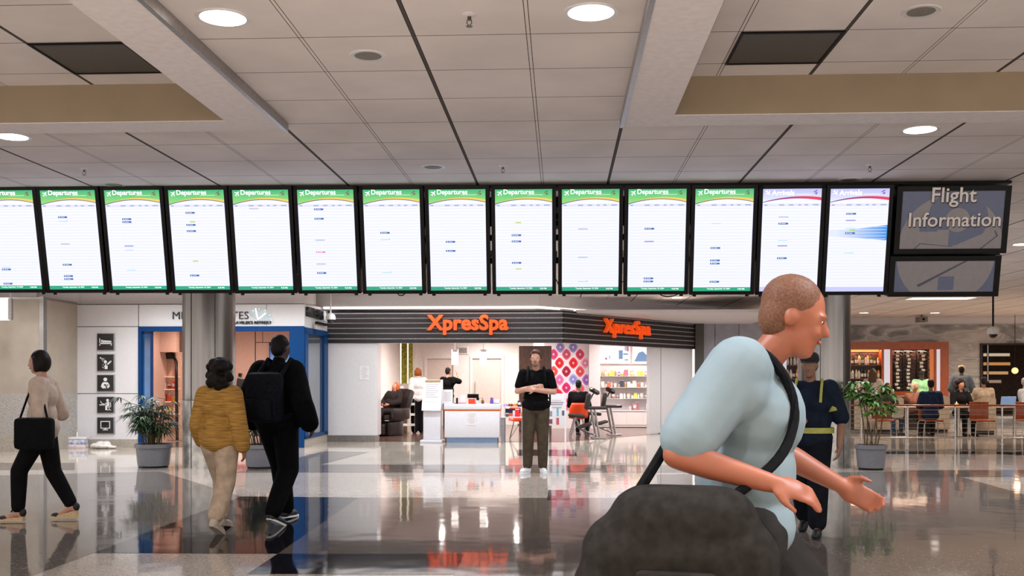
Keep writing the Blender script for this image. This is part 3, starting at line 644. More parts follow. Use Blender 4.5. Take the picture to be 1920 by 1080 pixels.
# ------------------------------------------------------------------ things in the ceiling
HT = CEIL - HC
GLOW = M('lamp_glow', '#fff4e8', emit=9.0); RIMW = M('lamp_rim', '#d9d6d4', .35, noise=.02); GRILL = M('speaker_grille', '#837c75', .6, noise=.2, scale=300); BRASS = M('sprinkler_metal', '#6d655c', .3, .9)
def downlight(px, py, lab, h=HT, power=40, r=.115, col=(1, .93, .85)):
    p = C(px, py, h); t = thing('ceiling_downlight', lab, 'ceiling light', (p.x, p.y, HC + h), group='round recessed downlights')
    m = MB(); m.lathe([(r, -.004), (r + .022, -.006), (r + .024, 0), (r - .002, .002)], seg=40, caps=False); m.build('trim_ring', RIMW, t)
    m = MB(); m.lathe([(.0005, -.003), (r * .6, -.006), (r, -.004)], seg=40, caps=False); m.build('diffuser', GLOW, t)
    if power: lamp('downlight_lamp', 'SPOT', (0, 0, -.02), power, col, .09, spot=158, parent=t)
near = ['glowing round downlight in the tile nearest the left soffit', 'glowing round downlight beside the right soffit, near the sprinkler', 'glowing downlight at the left edge above the screens', 'glowing downlight above the arrivals screens at the right']
for (px, py), l, pw in zip(((418, 33), (1108, 23), (22, 256), (1725, 243)), near, (30, 30, 30, 30)): downlight(px, py, l, power=pw)
for px, py, l in ((1270, 558, 'far downlight just below the eleventh green screen'), (1484, 573, 'far downlight left of the right round column'), (1620, 586.5, 'far downlight right of the right round column'), (1753, 586.5, 'far downlight in front of the small wall projector'), (1917, 458, 'downlight at the right edge beside the dark signs')):
    downlight(px, py, l, power=22 if px > 1300 else 30, col=(1, .85, .7))
def speaker(px, py, lab, h=HT, r=.076):
    p = C(px, py, h); t = thing('ceiling_speaker', lab, 'speaker', (p.x, p.y, HC + h), group='round ceiling speakers')
    m = MB(); m.lathe([(r, -.004), (r + .026, -.006), (r + .03, 0)], seg=36, caps=False); m.build('trim_ring', RIMW, t)
    m = MB(); m.lathe([(.0005, -.008), (r * .7, -.007), (r, -.003)], seg=36, caps=False); m.build('grille', GRILL, t)
for px, py, h, l in ((690, 104, HT, 'round grey ceiling speaker near the left soffit'), (812, 313, HT, 'round ceiling speaker above the eighth green screen'), (1727, 21, 3.415 - HC, 'round grey speaker inside the right coffer'), (1592, 337, HT, 'ceiling speaker above the arrivals screens'), (214, 346, HT, 'ceiling speaker above the third green screen')):
    speaker(px, py, l, h)
def sprinkler(px, py, lab):
    p = C(px, py, HT); t = thing('fire_sprinkler', lab, 'sprinkler', (p.x, p.y, CEIL), group='ceiling sprinklers')
    m = MB(); m.lathe([(.014, -.012), (.03, -.006), (.038, 0)], seg=24); m.build('escutcheon', RIMW, t)
    m = MB(); m.cyl((0, 0, -.01), (0, 0, -.03), .01); m.tube([(-.01, 0, -.028), (-.012, 0, -.045), (0, 0, -.058)], .003, 6); m.tube([(.01, 0, -.028), (.012, 0, -.045), (0, 0, -.058)], .003, 6); m.lathe([(.016, -.062), (.018, -.06), (.004, -.056)], seg=12); m.build('sprinkler_head', BRASS, t)
for px, py, l in ((880, 27, 'fire sprinkler in the big tile at the top middle'), (943, 311, 'fire sprinkler above the ninth green screen'), (158, 316, 'fire sprinkler above the second green screen'), (1631, 309, 'fire sprinkler below the right downlight')): sprinkler(px, py, l)
VENT = M('return_grille', '#5e5a55', .5, .3, noise=.15, scale=160)
for i, (gx, gy, l) in enumerate(((-5, -2, 'dark square return air grille in the left coffer'), (1, -2, 'dark square return air grille in the right coffer'))):
    x0, y0 = GX + gx * GS, GY + gy * GS; t = thing('return_air_grille', l, 'grille', (x0 + .305, y0 + .305, 3.415), group='square return air grilles')
    if gx < 0: t.location.x = GX - 6 * GS + .305
    m = MB(); m.box(-.29, .29, -.29, .29, -.006, -.002); m.build('grille_panel', VENT, t)
    m = MB(); [m.box(a, b, c, d, -.012, -.001) for a, b, c, d in ((-.3, .3, -.3, -.285), (-.3, .3, .285, .3), (-.3, -.285, -.285, .285), (.285, .3, -.285, .285))]; m.build('frame', RAIL, t)
# fluorescent troffer under the dark signs
a, b = C(1698, 562, HT), C(1832, 556, HT); t = thing('ceiling_troffer', 'long flat white ceiling light below the dark information signs', 'ceiling light', ((a.x + b.x) / 2, (a.y + b.y) / 2, CEIL))
m = MB(); m.box(-.72, .72, -.32, .32, -.008, -.001); m.build('frame', RIMW, t); m = MB(); m.box(-.69, .69, -.29, .29, -.012, -.0085); m.build('diffuser', M('troffer_glow', '#fff2e4', emit=1.6), t)
# camera domes
def dome(px, py, d, lab, rod_mat, ball_mat, r):
    p = P(px, py, d); t = thing('dome_camera', lab, 'security camera', (p.x, p.y, p.z), group='hanging dome cameras')
    m = MB(); m.cyl((0, 0, r * .8), (0, 0, CEIL - p.z), r * .17); m.lathe([(r * .4, CEIL - p.z - .02), (r * .4, CEIL - p.z)], seg=16); m.build('drop_rod', rod_mat, t)
    m = MB(); m.lathe([(r, -.25 * r), (r * 1.02, .2 * r), (r * .85, .75 * r), (r * .45, 1.05 * r), (r * .2, 1.15 * r)], seg=28); m.build('housing', ball_mat, t)
    m = MB(); m.ell((0, 0, -.2 * r), r * .8, r * .8, r * .85); m.build('lens_dome', M('dome_lens', '#1b1613', .1, coat=.5), t)
WCAM = M('camera_white', '#d7d4d0', .4)
dome(1862, 624, 21.5, 'white dome camera hanging from a black rod before the marble wall', RAIL, WCAM, .115)
dome(620, 597, 21.2, 'pale dome camera hanging from a white rod by the spa fascia', WCAM, WCAM, .10)
p = P(1728, 599, 29.5); t = thing('wall_projector', 'small grey projector under the ceiling above the marble wall', 'projector', (p.x, p.y, p.z))
m = MB(); m.box(-.13, .13, -.16, .16, -.08, .08, bev=.02); m.build('body', M('projector_grey', '#77716b', .5), t); m = MB(); m.cyl((0, -.16, 0), (0, -.175, 0), .04); m.build('lens', BEZ, t); m = MB(); m.cyl((0, 0, .08), (0, 0, CEIL - p.z), .02); m.build('bracket', RAIL, t)
# ------------------------------------------------------------------ people: one continuous remeshed body each, clothing and hair as children
def capsule(m, p0, p1, r0, r1, seg=14, k=4):
    p0, p1 = Vector(p0), Vector(p1); ax = p1 - p0
    if ax.length < 1e-6: ax = Vector((0, 0, 1e-4)); p1 = p0 + ax
    t = ax.normalized(); pts, rs = [], []
    for i in range(k + 1):
        a = math.pi / 2 * (1 - i / k); pts.append(p0 - t * r0 * math.sin(a)); rs.append(max(r0 * math.cos(a), 1e-4))
    for i in range(k + 1):
        a = math.pi / 2 * i / k; pts.append(p1 + t * r1 * math.sin(a)); rs.append(max(r1 * math.cos(a), 1e-4))
    u = t.orthogonal().normalized(); w = t.cross(u); vs = []
    for p, r in zip(pts, rs):
        for j in range(seg): a = 2 * math.pi * j / seg; vs.append(p + r * (math.cos(a) * u + math.sin(a) * w))
    n = len(pts); fs = [(i * seg + j, i * seg + (j + 1) % seg, (i + 1) * seg + (j + 1) % seg, (i + 1) * seg + j) for i in range(n - 1) for j in range(seg)]
    fs += [list(range(seg))[::-1], [(n - 1) * seg + j for j in range(seg)]]
    m.add(vs, fs)
def blob(prims, voxel, smooth=6, keep=None):
    """Union of tapered capsules and ellipsoids as one smooth skin."""
    m = MB()
    for p in prims:
        if p[0] == 'c': capsule(m, *p[1:])
        else: m.ell(p[1], p[2], p[3], p[4], 18, 10)
    me = m.data('blob', []); o = bpy.data.objects.new('blob', me); COL.objects.link(o)
    rm = o.modifiers.new('r', 'REMESH'); rm.mode = 'VOXEL'; rm.voxel_size = voxel
    if smooth: sm = o.modifiers.new('s', 'SMOOTH'); sm.iterations = smooth; sm.factor = .5
    dg = bpy.context.evaluated_depsgraph_get(); out = bpy.data.meshes.new_from_object(o.evaluated_get(dg))
    bpy.data.objects.remove(o); bpy.data.meshes.remove(me)
    out.shade_smooth(); return out
def hand_prims(w, fd, pn, ts, s=1.0, curl=.35, right=True):
    """w wrist, fd finger direction, pn palm side normal, ts thumb side."""
    fd, pn = fd.normalized(), pn.normalized(); ts = (ts - fd * ts.dot(fd)).normalized(); pn = (pn - fd * pn.dot(fd) - ts * pn.dot(ts)).normalized()
    L = [('c', w, w + fd * .03 * s, .027 * s, .026 * s), ('e', w + fd * .055 * s, fd * .052 * s, ts * .042 * s, pn * .018 * s)]
    for off, ln, cu in ((.03, .068, .9), (.011, .076, 1.0), (-.009, .071, 1.1), (-.028, .056, 1.25)):
        b = w + fd * .09 * s + ts * off * s; a1 = curl * cu; d1 = (fd * math.cos(a1) + pn * math.sin(a1)); a2 = curl * cu * 2.3; d2 = (fd * math.cos(a2) + pn * math.sin(a2))
        k = b + d1 * ln * .52 * s; L += [('c', b - fd * .02 * s, k, .0098 * s, .009 * s), ('c', k, k + d2 * ln * .55 * s, .009 * s, .0075 * s)]
    tb = w + fd * .03 * s + ts * .034 * s; td = (fd * .72 + ts * .55 + pn * .35).normalized(); tk = tb + td * .036 * s; td2 = (fd * .9 + ts * .15 + pn * .4).normalized()
    L += [('c', tb, tk, .013 * s, .0105 * s), ('c', tk, tk + td2 * .033 * s, .0105 * s, .0085 * s)]
    return L
def person(label, pos, rz, H=1.75, ov=None, skin='#c49a82', top=None, bottom=None, hair=None, shoes='#222222', shoe_style='shoe', vox=.011, group=None, female=False, look=(0, 0), curl=.4, girth=1.0, face=True, hat=None, hands=None, extra_top=()):
    """Local frame: facing -Y, own left at +X. ov overrides joints in metres. top/bottom = dict(col, ...)."""
    s = H / 1.8; wsh = .185 if not female else .158; hw = .085
    J = dict(pel=(0, 0, .955), wai=(0, -.005, 1.10), che=(0, .0, 1.30), nec=(0, .02, 1.49), hed=(0, -.02, 1.675))
    for sd, k in (('L', 1), ('R', -1)):
        J['sh' + sd] = (k * wsh, .01, 1.445); J['el' + sd] = (k * (wsh + .06), .035, 1.13); J['wr' + sd] = (k * (wsh + .065), -.06, .875)
        J['hi' + sd] = (k * hw, 0, .93); J['kn' + sd] = (k * (hw + .01), -.015, .51); J['an' + sd] = (k * (hw + .012), .02, .085); J['to' + sd] = None; J['fd' + sd] = None; J['pn' + sd] = None
    J = {k: (Vector(v) * s if v is not None else None) for k, v in J.items()}
    for k, v in (ov or {}).items(): J[k] = Vector(v)
    lat = (J['shL'] - J['shR']).normalized(); latp = (J['hiL'] - J['hiR']).normalized()
    def frame(upv, la):
        up_ = upv.normalized(); f = la.cross(up_).normalized(); l2 = up_.cross(f).normalized(); return l2, f, up_    # f points to the back
    g = girth
    def torso(e, low=True):
        L = []; l, f, u = frame(J['nec'] - J['che'], lat); l3, f3, u3 = frame(J['che'] - J['wai'], (lat + latp)); l2, f2, u2 = frame(J['wai'] - J['pel'], latp); q = s
        L += [('e', J['che'] + u * .015 * q, l * (.168 if not female else .145) * q * g + l * e, f * (.112 * q * g + e), u * (.165 * q)),
              ('e', J['wai'] + u3 * .02 * q, l3 * ((.145 if not female else .122) * q * g + e), f3 * (.108 * q * g + e), u3 * .18 * q)]
        if female: L.append(('e', J['che'] - f * .07 * q - u * .02 * q, l * .11 * q, f * .065 * q, u * .075 * q))
        L += [('c', J['nec'] - u * .045 * q, J['shL'] - u * .005 * q, .055 * q + e * .6, .052 * q + e * .7), ('c', J['nec'] - u * .045 * q, J['shR'] - u * .005 * q, .055 * q + e * .6, .052 * q + e * .7),
              ('c', J['shL'] - u * .07 * q, J['shR'] - u * .07 * q, .075 * q + e * .5, .075 * q + e * .5)]
        if low: L += [('e', J['pel'] + u2 * .005 * q, l2 * ((.158 if not female else .165) * q * g + e), f2 * (.115 * q * g + e), u2 * .135 * q)]
        return L
    def limb(a, b, r0, rm, r1, e=0.0, t=1.0, back=None):
        a, b = J[a], J[b]; e_ = a.lerp(b, t); m_ = a.lerp(b, min(.35, t * .5))
        return [('c', a, m_, (r0 * s + e), (rm * s + e)), ('c', m_, e_, (rm * s + e), (rm + (r1 - rm) * min(1, (t - .35) / .65 if t > .35 else 0)) * s + e)]
    B = torso(0)
    hl = Matrix.Rotation(R(look[0]), 3, 'Z'); hp = Matrix.Rotation(R(look[1]), 3, 'X')
    hm = hl @ hp; X_, Y_, Z_ = hm @ Vector((1, 0, 0)), hm @ Vector((0, 1, 0)), hm @ Vector((0, 0, 1)); hc = J['hed']
    def hpnt(x, y, z): return hc + (X_ * x + Y_ * y + Z_ * z) * s
    B += [('c', J['nec'] - (J['hed'] - J['nec']) * .3, hpnt(0, .01, -.05), .058 * s, .052 * s)]
    B += [('e', hpnt(0, .008, .025), X_ * .073 * s, Y_ * .094 * s, Z_ * .098 * s), ('e', hpnt(0, -.03, -.045), X_ * .056 * s, Y_ * .06 * s, Z_ * .075 * s), ('e', hpnt(0, -.05, -.092), X_ * .033 * s, Y_ * .035 * s, Z_ * .026 * s),
          ('e', hpnt(0, -.055, .002), X_ * .06 * s, Y_ * .035 * s, Z_ * .05 * s)]
    if face:
        B += [('c', hpnt(0, -.088, .012), hpnt(0, -.107, -.026), .008 * s, .0125 * s)]
        for k in (-1, 1): B += [('e', hpnt(k * .073, .012, -.005), X_ * .012 * s, Y_ * .02 * s, Z_ * .031 * s), ('c', hpnt(k * .018, -.088, .024), hpnt(k * .05, -.076, .022), .008 * s, .007 * s), ('e', hpnt(k * .036, -.066, -.03), X_ * .022 * s, Y_ * .022 * s, Z_ * .022 * s)]
    for sd, k in (('L', 1), ('R', -1)):
        B += [('e', J['sh' + sd], Vector((.056 * s, 0, 0)), Vector((0, .056 * s, 0)), Vector((0, 0, .06 * s)))]
        B += limb('sh' + sd, 'el' + sd, .052, .049, .041); B += limb('el' + sd, 'wr' + sd, .042, .043, .029)
        fd = J['fd' + sd] or (J['wr' + sd] - J['el' + sd]); pn = J['pn' + sd] or Vector((-k, 0, 0)); fd = fd.normalized()
        ts = Vector(fd.cross(pn)) * (1 if k > 0 else -1)
        if not J['fd' + sd] and ts.dot(Vector((0, -1, 0))) < 0: ts = -ts
        B += hand_prims(J['wr' + sd], fd, pn, ts, s * (.93 if female else 1), curl)
        B += limb('hi' + sd, 'kn' + sd, .088, .078, .057); B += limb('kn' + sd, 'an' + sd, .058, .055, .038)
        a = J['an' + sd]; to = J['to' + sd] if J['to' + sd] else a + Vector((0, -.17 * s, -.05 * s)); J['to' + sd] = to
        hd = (a - to); hd.z = 0; hd.normalize(); B += [('c', a - Vector((0, 0, .02 * s)), a - Vector((0, 0, .045 * s)) + hd * .03 * s, .038 * s, .035 * s), ('c', a - Vector((0, 0, .03 * s)), to, .036 * s, .028 * s)]
    root = bpy.data.objects.new('person', blob(B, vox)); COL.objects.link(root); root.location = pos; root.rotation_euler = (0, 0, rz)
    root.data.materials.append(M('skin' + skin, skin, .5, noise=.03, scale=12)); tag(root, label, 'person', group)
    if face:
        e = MB()
        for k in (-1, 1):
            e.mat(0).ell(hpnt(k * .031, -.0745, .006), X_ * .0135 * s, Y_ * .0105 * s, Z_ * .0072 * s, 10, 7); e.mat(1).ell(hpnt(k * .031, -.0825, .006), X_ * .0062 * s, Y_ * .0045 * s, Z_ * .0062 * s, 8, 6)
        e.build('eyes', [M('eye_white', '#d8d2cc', .2), M('eye_iris', '#2a1d16', .2)], root)
        e = MB(); e.ell(hpnt(0, -.092, -.055), X_ * .022 * s, Y_ * .008 * s, Z_ * .007 * s, 12, 7); e.build('lips', M('lips' + skin, '#9a5a50' if lin(skin)[0] > .15 else '#5a2c28', .4), root)
    if top:
        T = torso(.014 + top.get('loose', 0)); e = .013 + top.get('loose', 0) * .8
        if not top.get('low', True): T = torso(.014, False)
        for sd in 'LR':
            if top.get('sleeve', .6): T += limb('sh' + sd, 'el' + sd, .055, .052, .044, e, min(1, top['sleeve']))
            if top.get('sleeve', .6) > 1: T += limb('el' + sd, 'wr' + sd, .044, .046, .034, e, top['sleeve'] - 1)
        if top.get('hem'):                 # skirted hem hanging below the hips
            l2, f2, u2 = frame(J['wai'] - J['pel'], latp); h = J['pel'] - u2 * top['hem']; T += [('e', h + u2 * .06, l2 * (.178 * s * g + e), f2 * (.136 * s * g + e), u2 * .125)]
        T += list(top.get('extra', ()))
        if top.get('collar'): T += [('c', J['nec'] - Vector((0, 0, .02)), J['nec'] + (J['hed'] - J['nec']) * .35, .07 * s, .062 * s)]
        o = bpy.data.objects.new(top.get('name', 'shirt'), blob(T, max(vox, .009))); COL.objects.link(o); o.parent = root; o.data.materials.append(M('cloth' + top['col'], top['col'], .9, spec=.08, noise=top.get('noise', .08), scale=top.get('scale', 14), col2=top.get('col2'), stretch=top.get('stretch')))
    if bottom:
        l2, f2, u2 = frame(J['wai'] - J['pel'], latp); e = .012 + bottom.get('loose', 0); T = [('e', J['pel'] - u2 * .02 * s, l2 * (.158 * s * g + min(e, .02)), f2 * (.115 * s * g + min(e, .02)), u2 * .115 * s)]
        for sd in 'LR':
            T += limb('hi' + sd, 'kn' + sd, .088, .078, .06, e, min(1, bottom.get('leg', 2)))
            if bottom.get('leg', 2) > 1: T += limb('kn' + sd, 'an' + sd, .06, .055, .042, e, min(1, bottom['leg'] - 1) if 'leg' in bottom else .97)
        o = bpy.data.objects.new(bottom.get('name', 'trousers'), blob(T, max(vox, .009))); COL.objects.link(o); o.parent = root; o.data.materials.append(M('cloth' + bottom['col'], bottom['col'], .9, spec=.08, noise=.08, scale=14))
    for sd in 'LR':
        a, to = J['an' + sd], J['to' + sd]; hd = (to - a); hd.z = 0; hd.normalize(); up = Vector((0, 0, 1)); side = hd.cross(up); base = a.copy(); base.z = to.z = min(a.z - .05 * s, to.z)
        T = MB()
        if shoe_style == 'wedge':
            ha = a - hd * .045 * s; zt = to.z - .028 * s
            prof = [(ha - hd * .02, ha.z - .06 * s), (to + hd * .05 * s, zt + .018 * s)]
            b0 = ha - hd * .015; b1 = to + hd * .055 * s; ps = [Vector((b0.x, b0.y, zt - .0)), Vector((b1.x, b1.y, zt)), Vector((b1.x, b1.y, zt + .018)), Vector((b0.x, b0.y, a.z - .06 * s))]
            T.mat(1).prism([p - side * .035 for p in ps], side * .07); o_ = [('e', to + hd * .005, hd * .06 * s, side * .042 * s, up * .034 * s), ('e', ha + up * -.02, hd * .04 * s, side * .042 * s, up * .05 * s)]
            bm_ = blob(o_, .01, 3); T.mat(0).mesh(bm_); T.mat(0).tube([a + hd * .05 - side * .0 + up * -.01 + side * .036, a + hd * .045 + up * .02, a + hd * .05 - side * .036 + up * -.01], .009, 6)
            T.build('sandal', [M('shoe' + shoes, shoes, .6), M('cork_wedge', '#c9ad84', .7, noise=.1, scale=80)], root)
        else:
            mid = a.lerp(to, .5); zs = min(a.z - .085 * s, to.z - .03 * s) if abs(a.z - .085 * s) < .03 else None
            d3 = (to - (a - up * .05 * s)).normalized(); heel = a - up * .05 * s - d3 * .03 * s
            up3 = side.cross(d3).normalized(); up3 = up3 if up3.z > 0 else -up3
            o_ = [('c', heel, to, .044 * s, .04 * s), ('c', to, to + d3 * .035 * s, .04 * s, .03 * s), ('c', a - up * .05 * s, a + up * .015 * s, .046 * s, .044 * s)]
            me = blob(o_, .011, 4)
            for v in me.vertices:              # flatten the sole
                h = (v.co - heel).dot(up3)
                if h < -.03 * s: v.co = v.co + up3 * (-.03 * s - h)
            T.mat(0).mesh(me); c0 = heel - up3 * .034 * s; c1 = to + d3 * .045 * s - up3 * .034 * s
            sole = []
            for k in range(16):
                an = math.pi * 2 * k / 16; cx = (c1 - c0).length / 2 + .035 * s; sole.append(c0.lerp(c1, .5) + d3 * cx * math.copysign(abs(math.cos(an)) ** .7, math.cos(an)) + side * .045 * s * math.copysign(abs(math.sin(an)) ** .7, math.sin(an)))
            T.mat(1).prism(sole, up3 * .018); T.build('shoe', [M('shoe' + shoes, shoes, .6), M('sole_' + ('white' if shoe_style == 'white_sole' else shoes), '#e6e6e6' if shoe_style == 'white_sole' else shoes, .6)], root)
    if hair:
        st = hair.get('style', 'short'); T = [('e', hpnt(0, .022, .045), X_ * .081 * s, Y_ * .096 * s, Z_ * .088 * s)]
        if st != 'bald': T += [('e', hpnt(0, .05, .0), X_ * .076 * s, Y_ * .062 * s, Z_ * .085 * s)]
        if st == 'swept': T += [('c', hpnt(-.03, -.07, .098), hpnt(.055, -.045, .085), .022 * s, .02 * s), ('c', hpnt(.07, -.02, .06), hpnt(.077, .0, -.01), .017 * s, .012 * s), ('c', hpnt(-.07, -.02, .06), hpnt(-.077, .0, .01), .017 * s, .012 * s)]
        if st == 'bob': T += [('e', hpnt(0, .035, .0), X_ * .1 * s, Y_ * .095 * s, Z_ * .12 * s), ('c', hpnt(.075, .0, .03), hpnt(.075, .0, -.08), .03 * s, .03 * s), ('c', hpnt(-.075, .0, .03), hpnt(-.075, .0, -.08), .03 * s, .03 * s)]
        if st == 'long': T += [('c', hpnt(.055, .05, .0), hpnt(.07, .085, -.24), .06 * s, .05 * s), ('c', hpnt(-.055, .05, .0), hpnt(-.07, .085, -.24), .06 * s, .05 * s), ('c', hpnt(0, .07, .02), hpnt(0, .1, -.26), .065 * s, .06 * s), ('c', hpnt(.075, -.01, .04), hpnt(.08, .0, -.12), .028 * s, .03 * s), ('c', hpnt(-.075, -.01, .04), hpnt(-.08, .0, -.12), .028 * s, .03 * s)]
        if st == 'curly':
            rr = random.Random(3)
            for _ in range(70):
                th, ph = rr.uniform(0, 6.28), rr.uniform(-.9, 1.4); d = Vector((math.cos(th) * math.cos(ph), math.sin(th) * math.cos(ph), math.sin(ph)))
                if d.y < -.35 and d.z < .55: continue
                c = hpnt(d.x * .115, .03 + d.y * .11, .0 + d.z * .13 - (.05 if d.z < .3 else 0)); T.append(('e', c, X_ * .045 * s, Y_ * .045 * s, Z_ * .045 * s))
        o = bpy.data.objects.new('hair', blob(T, max(vox * .9, .009), 4)); COL.objects.link(o); o.parent = root; o.data.materials.append(M('hair' + hair['col'], hair['col'], .6, spec=.2, noise=.12, scale=140))
        if hair.get('beard'):
            o = bpy.data.objects.new('beard', blob([('e', hpnt(0, -.05, -.09), X_ * .046 * s, Y_ * .043 * s, Z_ * .034 * s), ('c', hpnt(.05, -.02, -.03), hpnt(.03, -.05, -.09), .016 * s, .02 * s), ('c', hpnt(-.05, -.02, -.03), hpnt(-.03, -.05, -.09), .016 * s, .02 * s), ('c', hpnt(-.02, -.093, -.04), hpnt(.02, -.093, -.04), .008 * s, .008 * s)], .008, 3)); COL.objects.link(o); o.parent = root; o.data.materials.append(M('beard', '#8a6a55', .8, noise=.2, scale=90))
    if hat:
        m = MB(); hx = Matrix(((X_.x, Y_.x, Z_.x, hpnt(0, .005, .055).x), (X_.y, Y_.y, Z_.y, hpnt(0, .005, .055).y), (X_.z, Y_.z, Z_.z, hpnt(0, .005, .055).z), (0, 0, 0, 1)))
        m.lathe([(.088 * s, -.02 * s), (.094 * s, .01 * s), (.086 * s, .05 * s), (.06 * s, .075 * s), (.002, .085 * s)], seg=20, mx=hx)
        if hat.get('brim', True): m.prism([hx @ Vector((s * .08 * math.cos(a), s * (-.06 - .09 * math.sin(a)), -.012 * s)) for a in [math.pi * k / 10 for k in range(11)]], Z_ * .006)
        m.build('cap', M('cap' + hat['col'], hat['col'], .8), root)
    root['_j'] = 0; del root['_j']
    return root, J
V3 = Vector
def at(px, py): p = F(px, py); return (p.x, p.y, 0)
def atd(px, d): p = P(px, HOR, d); return (p.x, p.y, 0)
# --- the man standing with crossed arms
MANP = at(1005, 886.5)
man, MJ = person('man in black t-shirt and olive trousers standing with arms crossed before the spa', MANP, R(3), 1.82, skin='#cf9c86',
    ov=dict(elR=(-.275, -.06, 1.205), wrR=(-.01, -.225, 1.275), elL=(.265, -.06, 1.195), wrL=(-.03, -.245, 1.225), fdR=(.75, .28, .02), fdL=(-.8, .3, .08), pnR=(.1, .8, 0), pnL=(-.1, .8, 0),
            hiL=(.09, 0, .94), hiR=(-.09, 0, .94), knL=(.10, -.03, .52), knR=(-.115, -.03, .52), anL=(.10, .02, .085), anR=(-.125, .02, .085), toL=(.12, -.16, .035), toR=(-.2, -.13, .035), hed=(-.005, -.035, 1.69)),
    top=dict(col='#0e0d0f', sleeve=.68, loose=.012, hem=.02, name='t_shirt', noise=.15), bottom=dict(col='#4a4034', loose=.014, leg=1.93), hair=dict(col='#5c4030', style='swept', beard=True), shoes='#e4e6ea', shoe_style='shoe', vox=.0075, look=(-8, 4), curl=.5, girth=1.08)
s = MB()                                            # white socks above the trainers
for sd in 'LR': s.lathe([(.05, 0), (.052, .05), (.048, .09)], (MJ['an' + sd].x, MJ['an' + sd].y, .06), 16)
s.build('socks', M('sock_white', '#dfe0e3', .8), man)
bp = thing('backpack', 'black backpack worn by the man with crossed arms, its straps over his shoulders', 'backpack', MANP, R(3))
BKM = M('backpack_black', '#0f1012', .85, spec=.1, noise=.15, scale=60)
m = MB(); m.box(-.15, .15, .16, .30, 1.06, 1.5, bev=.045); m.build('bag_body', BKM, bp)
for k in (-1, 1):
    m = MB(); m.tube([(k * .11, .17, 1.44), (k * .115, .06, 1.565), (k * .12, -.06, 1.54), (k * .125, -.152, 1.42), (k * .14, -.165, 1.34)], .019, 8); m.tube([(k * .155, -.1, 1.15), (k * .185, .03, 1.1), (k * .15, .17, 1.1)], .012, 6); m.build('shoulder_strap', BKM, bp)
m = MB(); m.box(.196, .222, .05, .075, 1.0, 1.2); m.build('loose_strap', BKM, bp)
# --- woman walking away, mustard sweater
wp = at(412, 998)
person('woman with big dark hair, mustard sweater and beige trousers walking away beside the left column', wp, R(172), 1.55, skin='#a87058', female=True,
    ov=dict(knL=(.08, -.20, .47), anL=(.085, -.22, .10), toL=(.085, -.35, .03), knR=(-.07, .02, .45), anR=(-.07, .24, .14), toR=(-.075, .12, .03), elR=(-.215, .06, .97), wrR=(-.235, .02, .76), elL=(.215, .0, .97), wrL=(.23, -.13, .80)),
    top=dict(col='#a87f42', sleeve=1.85, loose=.035, hem=.03, name='sweater', noise=.16, scale=8, stretch=(1, 1, 12)), bottom=dict(col='#b7a28c', loose=.022, leg=1.86), hair=dict(col='#15100e', style='curly'), shoes='#b8a898', shoe_style='shoe', vox=.010)
# --- man with the dark backpack, walking away
MBK = at(521, 982)
mbk, BJ = person('man dressed in black with a hooded jacket walking away toward the lounge', MBK, R(160), 1.82, skin='#3b2a22',
    ov=dict(knL=(.11, -.20, .55), anL=(.12, -.30, .10), toL=(.14, -.46, .04), knR=(-.10, -.03, .52), anR=(-.10, .22, .14), toR=(-.105, .09, .035), elL=(.34, .04, 1.17), wrL=(.36, -.1, .95), elR=(-.34, .10, 1.17), wrR=(-.33, -.05, .95), nec=(0, 0, 1.49), hed=(0, -.05, 1.68)),
    top=dict(col='#0b0b0d', sleeve=1.9, loose=.055, hem=.06, name='jacket', collar=True, noise=.2), bottom=dict(col='#0c0c0e', loose=.028, leg=1.95), hair=dict(col='#0a0808', style='short'), shoes='#17171a', shoe_style='white_sole', vox=.0095, look=(0, 3))
m = MB()
for k in range(3): m.tube([(.255 - .012 * k, .105, 1.40 - .04 * k), (.20, .165 + .005 * k, 1.375 - .045 * k), (.14, .195, 1.345 - .045 * k)], .013, 6)
m.build('printed_stripes', M('print_grey', '#8d8d8c', .7), mbk)
bp = thing('backpack', 'dark navy backpack slung on the back of the man in black', 'backpack', MBK, R(160))
NAVY = M('backpack_navy', '#10131b', .85, spec=.1, noise=.2, scale=50)
m = MB(); m.box(-.24, .13, .20, .37, .98, 1.45, bev=.06); m.build('bag_body', NAVY, bp); m = MB(); m.box(-.20, .09, .36, .41, 1.0, 1.2, bev=.025); m.build('front_pocket', NAVY, bp)
for k in (-.19, .08): m = MB(); m.tube([(k, .21, 1.42), (k * .95, .05, 1.575), (k, -.1, 1.52), (k * 1.05, -.19, 1.35), (k * 1.3, -.12, 1.1), (k, .2, 1.02)], .02, 8); m.build('shoulder_strap', NAVY, bp)
# --- woman at the left edge, striding left
WL_ = at(80, 977)
wl, LJ = person('woman in pale blouse, black trousers and wedge sandals striding past the left wall', WL_, R(-84), 1.66, skin='#b98a76', female=True,
    ov=dict(knL=(.08, -.19, .50), anL=(.08, -.20, .115), toL=(.08, -.33, .04), knR=(-.075, .07, .48), anR=(-.075, .25, .15), toR=(-.075, .11, .045), elL=(.22, .06, 1.04), wrL=(.22, -.1, .86), elR=(-.22, .1, 1.04), wrR=(-.22, -.08, .9), hed=(0, -.04, 1.55), nec=(0, .0, 1.385)),
    top=dict(col='#c3b0a2', sleeve=1.0, loose=.025, hem=.02, name='blouse', noise=.05), bottom=dict(col='#121112', loose=.012, leg=1.9), hair=dict(col='#17110f', style='bob'), shoes='#1a1413', shoe_style='wedge', vox=.010, look=(0, 6))
hb = thing('shoulder_bag', 'black shoulder bag at the hip of the woman in the pale blouse', 'bag', WL_, R(-84))
